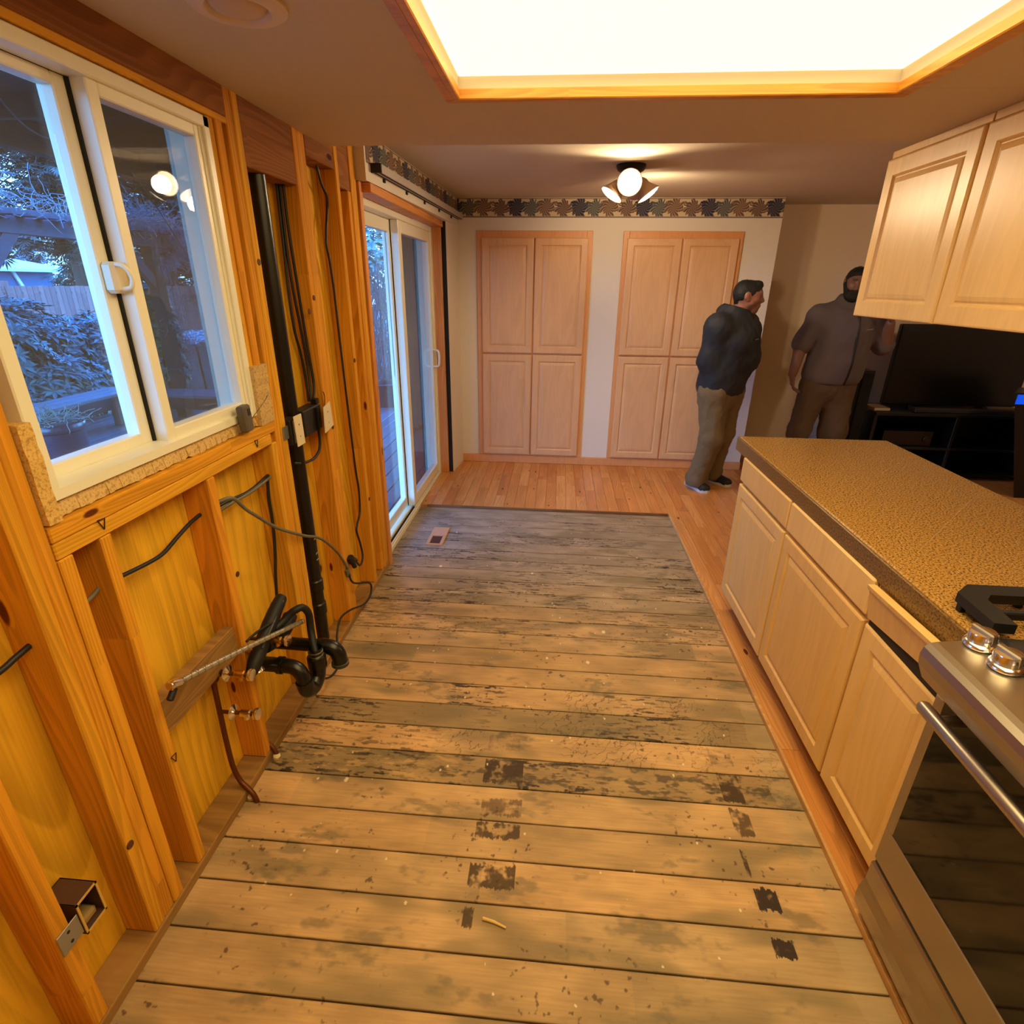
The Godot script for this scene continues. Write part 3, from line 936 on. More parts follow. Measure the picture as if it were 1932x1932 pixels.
func build_pantries() -> void:
	var spec := [["built-in pantry cupboard with four raised-panel doors next to the patio door", -0.741, 0.254, [[-0.697, -0.245], [-0.233, 0.219]], M.pantry], ["built-in pantry cupboard with four raised-panel doors behind the person in navy", 0.510, 1.497, [[0.545, 0.998], [1.010, 1.462]], M.pantry2]]
	for s in spec:
		var c := thing("pantry_cupboard", s[0], "cupboard", Vector3((s[1] + s[2]) / 2.0, 0.1, -5.25), "built-in pantry cupboards")
		var b := MB.new()
		b.box(Vector3(s[1] + 0.002, 0.106, -5.88), Vector3(s[2] - 0.002, 2.078, -5.262), 0)
		put("carcass", b, M.frame_wood, c)
		var f := MB.new()
		var z0 := -5.262
		var z1 := -5.232
		f.box(Vector3(s[1], 0.1, z0), Vector3(s[1] + 0.05, 2.083, z1), 0.003)
		f.box(Vector3(s[2] - 0.05, 0.1, z0), Vector3(s[2], 2.083, z1), 0.003)
		f.box(Vector3(s[1] + 0.05, 2.02, z0), Vector3(s[2] - 0.05, 2.083, z1), 0.003)
		f.box(Vector3(s[1] + 0.05, 0.1, z0), Vector3(s[2] - 0.05, 0.122, z1), 0.003)
		f.box(Vector3(s[1] + 0.05, 1.045, z0), Vector3(s[2] - 0.05, 1.09, z1), 0.003)
		var mid: float = (s[1] + s[2]) / 2.0
		f.box(Vector3(mid - 0.02, 0.122, z0), Vector3(mid + 0.02, 2.02, z1 - 0.001), 0.003)
		put("face_frame", f, M.frame_wood, c)
		for q in s[3]:
			door(c, Transform3D(Basis.IDENTITY, Vector3(q[0], 1.076, z1)), q[1] - q[0], 0.952, s[4])
			door(c, Transform3D(Basis.IDENTITY, Vector3(q[0], 0.113, z1)), q[1] - q[0], 0.948, s[4])


func build_peninsula() -> void:
	# x across = along -z ... faces look towards -x
	var face := func(z1: float, y: float, x := 0.965) -> Transform3D:
		# local x runs towards the camera (+z), local z out of the face (-x)
		return Transform3D(Basis(Vector3(0, 0, 1), Vector3(0, 1, 0), Vector3(-1, 0, 0)), Vector3(x, y, z1))
	var units := [["narrow base cabinet at the far end of the peninsula, door in cool light", -2.735, -2.122], ["wide middle base cabinet under the granite worktop", -2.116, -1.484], ["base cabinet beside the range, its drawer slightly ajar", -1.478, -1.10]]
	for i in 3:
		var u: Array = units[i]
		var z0: float = u[1]
		var z1: float = u[2]
		var c := thing("base_cabinet", u[0], "cabinet", Vector3(1.28, 0.02, (z0 + z1) / 2.0), "base cabinets of the peninsula")
		var b := MB.new()
		b.box(Vector3(0.965, 0.115, z0), Vector3(1.60, 0.878, z1), 0.002)
		put("body", b, M.maple2, c)
		var k := MB.new()
		k.box(Vector3(1.04, 0.02, z0), Vector3(1.55, 0.115, z1), 0)
		put("toe_kick", k, mat(Color(0.36, 0.22, 0.10), 0.7), c)
		door(c, face.call(z0 + 0.004, 0.124), z1 - z0 - 0.008, 0.612, M.maple if i != 1 else M.maple2)
		var d := MB.new()
		if i < 2:
			d.box(Vector3(0.945, 0.754, z0 + 0.004), Vector3(0.965, 0.874, z1 - 0.004), 0.005)
		else:
			# hanging loose: tipped forward at the top and lifted at the range end
			d.hexa([Vector3(0.946, 0.757, z0 + 0.006), Vector3(0.966, 0.757, z0 + 0.006), Vector3(0.966, 0.792, z1 - 0.004), Vector3(0.944, 0.792, z1 - 0.004), Vector3(0.926, 0.866, z0 + 0.006), Vector3(0.946, 0.866, z0 + 0.006), Vector3(0.944, 0.880, z1 - 0.004), Vector3(0.922, 0.880, z1 - 0.004)])
		var dr := put("drawer", d, M.maple2 if i != 1 else M.maple, c)
		if i == 2:
			var bead := MB.new()
			bead.hexa([Vector3(0.922, 0.854, z0 + 0.006), Vector3(0.935, 0.854, z0 + 0.006), Vector3(0.932, 0.868, z1 - 0.004), Vector3(0.918, 0.868, z1 - 0.004), Vector3(0.919, 0.868, z0 + 0.006), Vector3(0.940, 0.868, z0 + 0.006), Vector3(0.938, 0.882, z1 - 0.004), Vector3(0.915, 0.882, z1 - 0.004)])
			put("drawer_edge", bead, M.maple, dr)
			put("drawer_gap", bx(Vector3(0.952, 0.737, z0 + 0.01), Vector3(0.966, 0.792, z1 - 0.006), 0), M.gap, c)
	# back of the peninsula
	var bk := thing("peninsula_panel", "plain wooden back panel of the peninsula towards the living room", "panel", Vector3(1.62, 0.02, -1.5))
	put("panel", bx(Vector3(1.60, 0.02, -2.735), Vector3(1.625, 0.878, -0.30), 0.003), M.maple2, bk)
	# granite
	var g := thing("worktop", "speckled golden brown granite worktop with a thick front edge", "worktop", Vector3(1.33, 0.88, -1.9))
	put("slab", bx(Vector3(0.961, 0.880, -2.89), Vector3(1.695, 0.940, -1.095), 0.004), M.granite, g)
	put("slab", bx(Vector3(1.585, 0.880, -1.096), Vector3(1.695, 0.940, -0.30), 0.004), M.granite, g)
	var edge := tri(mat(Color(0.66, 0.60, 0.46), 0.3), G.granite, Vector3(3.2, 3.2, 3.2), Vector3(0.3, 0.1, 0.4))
	put("edge", bx(Vector3(0.953, 0.868, -2.896), Vector3(0.962, 0.936, -1.097), 0.003), edge, g)
	put("edge", bx(Vector3(0.953, 0.868, -2.898), Vector3(1.69, 0.936, -2.889), 0.003), edge, g)
	for q in [[Vector3(1.105, 0.9402, -1.574), Vector3(1.545, 0.9402, -2.032)], [Vector3(1.376, 0.9402, -2.322), Vector3(1.541, 0.9402, -2.492)]]:
		var j := MB.new()
		j.tube([q[0], q[1]], 0.0006, 5)
		put("scratch", j, mat(Color(0.74, 0.62, 0.42), 0.5), g)
	# cast-iron grate left on the granite
	var gr := thing("burner_grate", "black cast-iron burner grate overhanging the granite beside the range", "burner grate", Vector3(1.1, 0.94, -1.17))
	var ir := mat(Color(0.045, 0.04, 0.038), 0.55)
	var m := MB.new()
	m.prism([Vector2(-1.235, 0.982), Vector2(-1.277, 1.030), Vector2(-1.277, 1.53), Vector2(-1.228, 1.53), Vector2(-1.228, 1.052), Vector2(-1.205, 1.030), Vector2(-1.098, 1.020), Vector2(-1.102, 0.974)], 1, 0.962, 0.986)
	put("frame", m, ir, gr)
	for q in [[Vector3(1.012, 0.964, -1.168), Vector3(1.53, 0.984, -1.150)], [Vector3(1.20, 0.964, -1.246), Vector3(1.218, 0.984, -1.05)], [Vector3(1.36, 0.964, -1.246), Vector3(1.378, 0.984, -1.05)]]:
		put("bar", bx(q[0], q[1], 0.003), ir, gr)
	for q in [Vector3(0.986, 0.940, -1.232), Vector3(1.036, 0.940, -1.168), Vector3(1.14, 0.940, -1.266), Vector3(1.15, 0.940, -1.168), Vector3(1.36, 0.940, -1.266)]:
		put("foot", bx(q, q + Vector3(0.016, 0.024, 0.016), 0.002), ir, gr)


func build_uppers() -> void:
	# faces at x 1.38 towards the kitchen, hung from the lower ceiling
	var specs := [["wall cabinet hung over the peninsula, its glossy door catching the ceiling light", -2.842, -2.252], ["second wall cabinet over the worktop, nearer the range", -2.246, -1.656], ["wall cabinet over the range, outside the door pair", -1.65, -1.05], ["last wall cabinet behind the range", -1.044, -0.30]]
	for s in specs:
		var c := thing("wall_cabinet", s[0], "cabinet", Vector3(1.55, 1.54, (s[1] + s[2]) / 2.0), "wall cabinets over the peninsula")
		var b := MB.new()
		b.box(Vector3(1.38, 1.549, s[1]), Vector3(1.70, 2.185, s[2]), 0.002)
		put("body", b, M.maple2, c)
		var r := MB.new()
		r.box(Vector3(1.374, 2.163, s[1]), Vector3(1.386, 2.19, s[2]), 0.002)
		put("rail", r, M.maple2, c)
		door(c, Transform3D(Basis(Vector3(0, 0, 1), Vector3(0, 1, 0), Vector3(-1, 0, 0)), Vector3(1.38, 1.541, s[1] + 0.004)), s[2] - s[1] - 0.008, 0.617, M.maple if s[1] < -2.5 else M.maple2, "door", 0.022, 0.062)


func build_range() -> void:
	var r := thing("range", "stainless steel cooking range with a black glass oven door", "range", Vector3(1.23, 0.0, -0.71))
	var z0 := -1.09
	var z1 := -0.33
	put("body", bx(Vector3(0.93, 0.03, z0 + 0.004), Vector3(1.58, 0.925, z1 - 0.004), 0.003), M.steel, r)
	put("kick", bx(Vector3(0.95, 0.0, z0 + 0.02), Vector3(1.5, 0.05, z1 - 0.02), 0), M.black, r)
	# bullnose control panel
	var p := MB.new()
	p.prism([Vector2(0.93, 0.835), Vector2(0.872, 0.835), Vector2(0.856, 0.842), Vector2(0.838, 0.880), Vector2(0.834, 0.906), Vector2(0.838, 0.924), Vector2(0.848, 0.934), Vector2(0.862, 0.938), Vector2(0.985, 0.953), Vector2(0.985, 0.90)], 2, z0, z1)
	put("control_panel", p, M.steel, r)
	put("cooktop", bx(Vector3(0.985, 0.92, z0 - 0.012), Vector3(1.58, 0.950, z1 + 0.012), 0.004), mat(Color(0.30, 0.30, 0.31), 0.2, 0.6), r)
	var up := Vector3(-0.121, 0.993, 0.0).normalized()
	for k in 5:
		var at := Vector3(0.938, 0.9485, -1.072 + k * 0.0745 * (1.0 if k < 2 else 1.9) - (0.0 if k < 2 else 0.067))
		var m := MB.new()
		m.lathe(at, up, [Vector2(0.031, 0.0), Vector2(0.033, 0.004), Vector2(0.031, 0.009), Vector2(0.0265, 0.012), Vector2(0.0255, 0.030), Vector2(0.0235, 0.0335), Vector2(0.0, 0.0345)], 28)
		var kn := put("knob", m, M.chrome, r)
		var g := MB.new(Transform3D(Basis(Vector3(0.2, 0, 0.98).normalized(), up, Vector3(0.2, 0, 0.98).normalized().cross(up)).orthonormalized(), at))
		g.box(Vector3(-0.026, 0.012, -0.007), Vector3(0.026, 0.041, 0.007), 0.003)
		put("grip", g, M.steel, kn)
	# oven door
	var x := 0.90
	var d := MB.new()
	d.box(Vector3(x, 0.25, z0), Vector3(0.93, 0.365, z1), 0.003)
	d.box(Vector3(x, 0.365, z0), Vector3(0.93, 0.80, z0 + 0.028), 0.003)
	d.box(Vector3(x, 0.365, z1 - 0.028), Vector3(0.93, 0.80, z1), 0.003)
	var od := put("oven_door", d, M.steel, r)
	put("door_glass", bx(Vector3(x + 0.002, 0.365, z0 + 0.028), Vector3(0.93, 0.80, z1 - 0.028), 0.001), M.oven_glass, od)
	put("vent_gap", bx(Vector3(x + 0.006, 0.80, z0 + 0.006), Vector3(0.93, 0.836, z1 - 0.006), 0), M.black, od)
	var h := MB.new()
	h.lathe(Vector3(0.850, 0.792, z0 + 0.035), Vector3(0, 0, 1), [Vector2(0.0, 0.0), Vector2(0.011, 0.0), Vector2(0.0155, 0.008), Vector2(0.0155, 0.682), Vector2(0.011, 0.690), Vector2(0.0, 0.690)], 20)
	put("handle", h, M.steel, od)
	for z in [z0 + 0.085, z1 - 0.085]:
		var q := MB.new()
		q.tube([Vector3(0.852, 0.792, z), Vector3(x + 0.004, 0.795, z)], [0.010, 0.013], 12)
		put("handle_post", q, M.steel, od)
	# storage drawer with a rounded lower lip
	var w := MB.new()
	w.prism([Vector2(0.93, 0.235), Vector2(0.904, 0.235), Vector2(0.899, 0.228), Vector2(0.899, 0.165), Vector2(0.895, 0.155), Vector2(0.889, 0.130), Vector2(0.888, 0.100), Vector2(0.893, 0.070), Vector2(0.908, 0.040), Vector2(0.93, 0.034)], 2, z0, z1)
	put("storage_drawer", w, M.steel, r)
	put("drawer_gap", bx(Vector3(0.906, 0.232, z0 + 0.003), Vector3(0.93, 0.253, z1 - 0.003), 0), M.black, r)
	var sc := MB.new()
	sc.lathe(Vector3(0.899, 0.30, -0.66), Vector3(-1, 0, 0), [Vector2(0.012, 0), Vector2(0.011, 0.003), Vector2(0.0, 0.004)], 16)
	put("emblem", sc, M.chrome, r)
	var ir := mat(Color(0.045, 0.04, 0.038), 0.55)
	for k in 2:
		var g := MB.new()
		var a := -1.06 + k * 0.36
		for q in [[1.02, 1.54, a, a + 0.014], [1.02, 1.54, a + 0.31, a + 0.324], [1.02, 1.034, a, a + 0.324], [1.526, 1.54, a, a + 0.324], [1.02, 1.54, a + 0.155, a + 0.169], [1.27, 1.284, a, a + 0.324]]:
			g.box(Vector3(q[0], 0.962, q[2]), Vector3(q[1], 0.978, q[3]), 0.002)
		for q in [[1.022, a], [1.528, a], [1.022, a + 0.312], [1.528, a + 0.312]]:
			g.box(Vector3(q[0], 0.949, q[1]), Vector3(q[0] + 0.01, 0.964, q[1] + 0.01), 0.001)
		put("grate", g, ir, r)


# ---------------------------------------------------------------- pipes, cables, boxes
func build_plumbing() -> void:
	# vent stack
	var p := thing("drain_stack", "long black plastic vent pipe running up the open stud wall", "pipe", Vector3(-1.058, 0.1, -2.10))
	var m := MB.new()
	m.lathe(Vector3(-1.058, 0.10, -2.105), Vector3.UP, [Vector2(0, 0), Vector2(0.031, 0), Vector2(0.031, 1.902), Vector2(0, 1.902)], 24)
	put("pipe", m, M.abs, p)
	for y in [0.36, 0.24]:
		var c := MB.new()
		c.lathe(Vector3(-1.058, y, -2.105), Vector3.UP, [Vector2(0.031, 0.0), Vector2(0.036, 0.004), Vector2(0.036, 0.055), Vector2(0.031, 0.06)], 24)
		put("coupling", c, M.abs, p)
	for q in [0.62, 0.55, 0.52]:
		put("print_mark", bx(Vector3(-1.0275, q, -2.115), Vector3(-1.0265, q + 0.006, -2.09), 0), mat(Color(0.6, 0.58, 0.52), 0.7), p)
	# sink drain: arm out of the wall with an elbow, trap below
	var d := thing("sink_drain", "black plastic sink drain arm and trap sticking out of the stud wall", "drain", Vector3(-0.95, 0.33, -1.62))
	var a := MB.new()
	a.tube([Vector3(-1.09, 0.392, -1.668), Vector3(-0.845, 0.388, -1.668)], 0.0245, 20)
	put("arm", a, M.abs, d)
	var e := MB.new()
	e.tube(spline([Vector3(-0.862, 0.388, -1.668), Vector3(-0.828, 0.387, -1.668), Vector3(-0.800, 0.376, -1.668), Vector3(-0.786, 0.348, -1.668), Vector3(-0.784, 0.312, -1.668)]), 0.029, 20)
	put("elbow", e, M.abs, d)
	var er := MB.new()
	er.lathe(Vector3(-0.784, 0.308, -1.668), Vector3.UP, [Vector2(0.026, 0), Vector2(0.033, 0.0), Vector2(0.033, 0.012), Vector2(0.029, 0.014)], 20)
	put("elbow_rim", er, mat(Color(0.22, 0.22, 0.18), 0.4), d)
	var t := MB.new()
	t.tube(spline([Vector3(-1.05, 0.408, -1.522), Vector3(-0.94, 0.405, -1.522), Vector3(-0.885, 0.400, -1.520), Vector3(-0.858, 0.372, -1.516), Vector3(-0.852, 0.335, -1.512)]), 0.026, 20)
	put("trap_inlet", t, M.abs, d)
	var u := MB.new()
	u.tube(spline([Vector3(-0.852, 0.352, -1.512), Vector3(-0.850, 0.310, -1.520), Vector3(-0.846, 0.292, -1.552), Vector3(-0.842, 0.312, -1.588), Vector3(-0.840, 0.352, -1.600)]), 0.030, 20)
	put("trap_bend", u, M.abs, d)
	var cup := MB.new()
	cup.lathe(Vector3(-0.840, 0.345, -1.600), Vector3.UP, [Vector2(0.030, 0.0), Vector2(0.034, 0.004), Vector2(0.034, 0.045), Vector2(0.028, 0.055), Vector2(0.024, 0.058), Vector2(0.024, 0.085)], 20)
	put("trap_cup", cup, M.abs, d)
	for y in [0.395, 0.41]:
		var rg := MB.new()
		rg.lathe(Vector3(-0.840, y, -1.600), Vector3.UP, [Vector2(0.024, 0), Vector2(0.027, 0.002), Vector2(0.027, 0.006), Vector2(0.024, 0.008)], 18)
		put("clamp", rg, mat(Color(0.30, 0.28, 0.2), 0.4, 0.5), d)
	var ring := MB.new()
	ring.lathe(Vector3(-0.945, 0.405, -1.522), Vector3.RIGHT, [Vector2(0.026, 0), Vector2(0.031, 0.002), Vector2(0.031, 0.020), Vector2(0.026, 0.022)], 20)
	put("slip_nut", ring, M.abs, d)
	# ribbed discharge hose looping into the trap
	var hs := thing("dishwasher_hose", "black rubber dishwasher hose looping over the drain arm", "hose", Vector3(-0.9, 0.45, -1.58))
	var hm := MB.new()
	hm.tube(spline([Vector3(-0.955, 0.530, -1.56), Vector3(-0.935, 0.545, -1.595), Vector3(-0.920, 0.560, -1.612), Vector3(-0.902, 0.572, -1.622), Vector3(-0.885, 0.570, -1.642), Vector3(-0.878, 0.530, -1.664), Vector3(-0.874, 0.470, -1.655), Vector3(-0.860, 0.430, -1.63), Vector3(-0.842, 0.400, -1.603)]), 0.0135, 12)
	put("hose", hm, M.rubber, hs)
	var st := thing("rubber_strap", "flat black rubber strip bundled behind the shut-off valves", "rubber strip", Vector3(-0.97, 0.5, -1.5))
	var sm := MB.new()
	sm.tube(spline([Vector3(-0.975, 0.445, -1.40), Vector3(-0.972, 0.485, -1.45), Vector3(-0.970, 0.535, -1.53), Vector3(-0.968, 0.575, -1.60), Vector3(-0.968, 0.600, -1.66)]), [0.012, 0.014, 0.018, 0.021, 0.023, 0.025, 0.026, 0.026, 0.026, 0.026, 0.026, 0.026, 0.026, 0.026, 0.026, 0.026, 0.025, 0.025, 0.025, 0.024, 0.024, 0.023, 0.022, 0.021, 0.018], 14)
	put("strip", sm, M.rubber, st)
	put("loose_wire", cable([Vector3(-0.975, 0.575, -1.42), Vector3(-0.965, 0.578, -1.47), Vector3(-0.955, 0.568, -1.53), Vector3(-0.945, 0.552, -1.59)], 0.0042, 6), M.rubber, st)
	var sm2 := cable([Vector3(-0.952, 0.520, -1.462), Vector3(-0.950, 0.560, -1.545), Vector3(-0.950, 0.600, -1.635)], 0.0035)
	put("bead", sm2, mat(Color(0.30, 0.30, 0.30), 0.4), st)
	var st2 := MB.new()
	st2.tube(spline([Vector3(-0.965, 0.500, -1.50), Vector3(-0.955, 0.485, -1.57), Vector3(-0.955, 0.490, -1.63), Vector3(-0.960, 0.505, -1.68)]), 0.026, 14)
	put("fold", st2, M.rubber, st)
	# braided supply hose
	var b := thing("braided_hose", "silver braided water supply hose with a chrome nut at its end", "hose", Vector3(-0.95, 0.6, -1.35))
	var bp := spline([Vector3(-0.968, 0.676, -1.10), Vector3(-0.958, 0.635, -1.23), Vector3(-0.944, 0.588, -1.375), Vector3(-0.930, 0.535, -1.53), Vector3(-0.905, 0.500, -1.655)], 8)
	var bm := MB.new()
	bm.tube(bp, 0.0085, 12)
	var hose := put("hose", bm, M.braid, b)
	for dirn in [1.0, -1.0]:
		var tw := []
		for i in bp.size() * 8:
			var s := i / 8.0
			var k := mini(int(s), bp.size() - 2)
			var pos: Vector3 = (bp[k] as Vector3).lerp(bp[k + 1], s - k)
			var dd: Vector3 = (bp[k + 1] - bp[k]).normalized()
			var e1 := dd.cross(Vector3.UP).normalized()
			var an: float = i * 0.55 * dirn
			tw.append(pos + (e1 * cos(an) + e1.cross(dd) * sin(an)) * 0.0086)
		var tm := MB.new()
		tm.tube(tw, 0.0011, 4, false)
		put("braid", tm, mat(Color(0.52, 0.50, 0.45), 0.4, 0.8), hose)
	var nm := MB.new()
	var nd := Vector3(-0.01, 0.12, 0.30).normalized()
	nm.lathe(Vector3(-0.968, 0.676, -1.10), nd, [Vector2(0, -0.01), Vector2(0.011, -0.01), Vector2(0.014, 0.0), Vector2(0.014, 0.028), Vector2(0.010, 0.030), Vector2(0.010, 0.036), Vector2(0.0, 0.036)], 6)
	put("nut", nm, M.chrome, b)
	var tip := MB.new()
	tip.lathe(Vector3(-0.970, 0.664, -1.075), Vector3(0.0, -0.4, 0.5), [Vector2(0.009, -0.01), Vector2(0.009, 0.02), Vector2(0.005, 0.022), Vector2(0.0, 0.01)], 12)
	put("washer", tip, M.rubber, b)
	# shut-off valves on the copper risers
	var cu := thing("copper_riser", "tarnished copper riser curving from the floor behind two valves", "pipe", Vector3(-1.055, 0.1, -1.34))
	var cm := cable([Vector3(-1.062, 0.492, -1.344), Vector3(-1.062, 0.35, -1.339), Vector3(-1.060, 0.22, -1.333), Vector3(-1.054, 0.12, -1.328), Vector3(-1.034, 0.068, -1.320), Vector3(-1.008, 0.046, -1.312), Vector3(-0.985, 0.026, -1.304), Vector3(-0.972, -0.005, -1.298)], 0.0085)
	put("tube", cm, M.copper, cu)
	var el := MB.new()
	el.tube(spline([Vector3(-1.062, 0.478, -1.344), Vector3(-1.062, 0.498, -1.344), Vector3(-1.050, 0.506, -1.344), Vector3(-1.03, 0.506, -1.344)]), 0.012, 10)
	put("elbow", el, M.copper, cu)
	var cu2 := thing("copper_riser", "second copper riser, darker, rising behind the drain trap", "pipe", Vector3(-1.05, 0.1, -1.5))
	put("tube", cable([Vector3(-1.075, 0.50, -1.545), Vector3(-1.075, 0.28, -1.535), Vector3(-1.062, 0.13, -1.515), Vector3(-1.034, 0.068, -1.500), Vector3(-1.004, 0.044, -1.490), Vector3(-0.985, 0.006, -1.482)], 0.0085), M.copper, cu2)
	var wb := MB.new()
	wb.lathe(Vector3(-0.992, 0.012, -1.482), Vector3(0.3, 1, 0.2), [Vector2(0, -0.006), Vector2(0.014, -0.006), Vector2(0.013, 0.008), Vector2(0.006, 0.014), Vector2(0, 0.015)], 10)
	put("plaster_plug", wb, mat(Color(0.86, 0.78, 0.60), 0.9), cu2)
	var wb2 := MB.new()
	wb2.lathe(Vector3(-1.000, 0.008, -1.306), Vector3(0.3, 1, 0.2), [Vector2(0, -0.006), Vector2(0.011, -0.006), Vector2(0.010, 0.006), Vector2(0.0, 0.010)], 10)
	put("plaster_plug", wb2, mat(Color(0.80, 0.66, 0.44), 0.9), cu)
	var valve := func(label: String, at: Vector3, metal: Material, len := 0.13) -> void:
		var v := thing("shutoff_valve", label, "valve", at, "shut-off valves of the sink")
		var s := MB.new()
		s.tube([at, at + Vector3(len, 0.002, 0.002)], 0.0065, 12)
		put("stem", s, M.copper, v)
		var fl := MB.new()
		fl.lathe(at + Vector3(len * 0.32, 0, 0), Vector3.RIGHT, [Vector2(0.007, 0), Vector2(0.027, 0.001), Vector2(0.026, 0.004), Vector2(0.012, 0.010), Vector2(0.008, 0.012)], 24)
		put("flange", fl, M.chrome, v)
		var bd := MB.new()
		bd.lathe(at + Vector3(len * 0.55, 0, 0), Vector3.RIGHT, [Vector2(0.007, 0), Vector2(0.013, 0.001), Vector2(0.013, 0.030), Vector2(0.009, 0.034)], 12)
		bd.lathe(at + Vector3(len * 0.55 + 0.016, -0.002, 0), Vector3.DOWN, [Vector2(0.010, 0), Vector2(0.010, 0.020), Vector2(0.0, 0.020)], 8)
		put("valve_body", bd, metal, v)
		var hn := MB.new()
		hn.lathe(at + Vector3(len * 0.55 + 0.034, 0, 0), Vector3.RIGHT, [Vector2(0.006, 0), Vector2(0.006, 0.012), Vector2(0.019, 0.014), Vector2(0.021, 0.020), Vector2(0.019, 0.026), Vector2(0.0, 0.027)], 14)
		put("handle", hn, M.chrome, v)
	valve.call("upper chrome shut-off valve left of the drain, with a golden body", Vector3(-1.05, 0.506, -1.344), M.brass, 0.12)
	valve.call("lower chrome shut-off valve left of the drain, near the floor", Vector3(-1.06, 0.352, -1.339), M.chrome, 0.13)
	valve.call("brass shut-off valve directly in front of the black drain arm", Vector3(-1.03, 0.512, -1.522), M.brass, 0.15)
	var cap := thing("angle_stop", "small brass angle stop with a chrome cup hanging below the braided hose", "valve", Vector3(-0.98, 0.45, -1.46))
	var am := MB.new()
	am.tube([Vector3(-1.08, 0.505, -1.468), Vector3(-0.985, 0.505, -1.466)], 0.008, 10)
	am.tube([Vector3(-0.985, 0.515, -1.466), Vector3(-0.982, 0.468, -1.462)], 0.010, 10)
	put("body", am, M.brass, cap)
	var ac := MB.new()
	ac.lathe(Vector3(-0.981, 0.470, -1.461), Vector3(0.06, -1, 0.12), [Vector2(0.010, 0), Vector2(0.013, 0.004), Vector2(0.015, 0.020), Vector2(0.020, 0.034), Vector2(0.022, 0.037), Vector2(0.0, 0.033)], 18)
	put("cup", ac, M.chrome, cap)


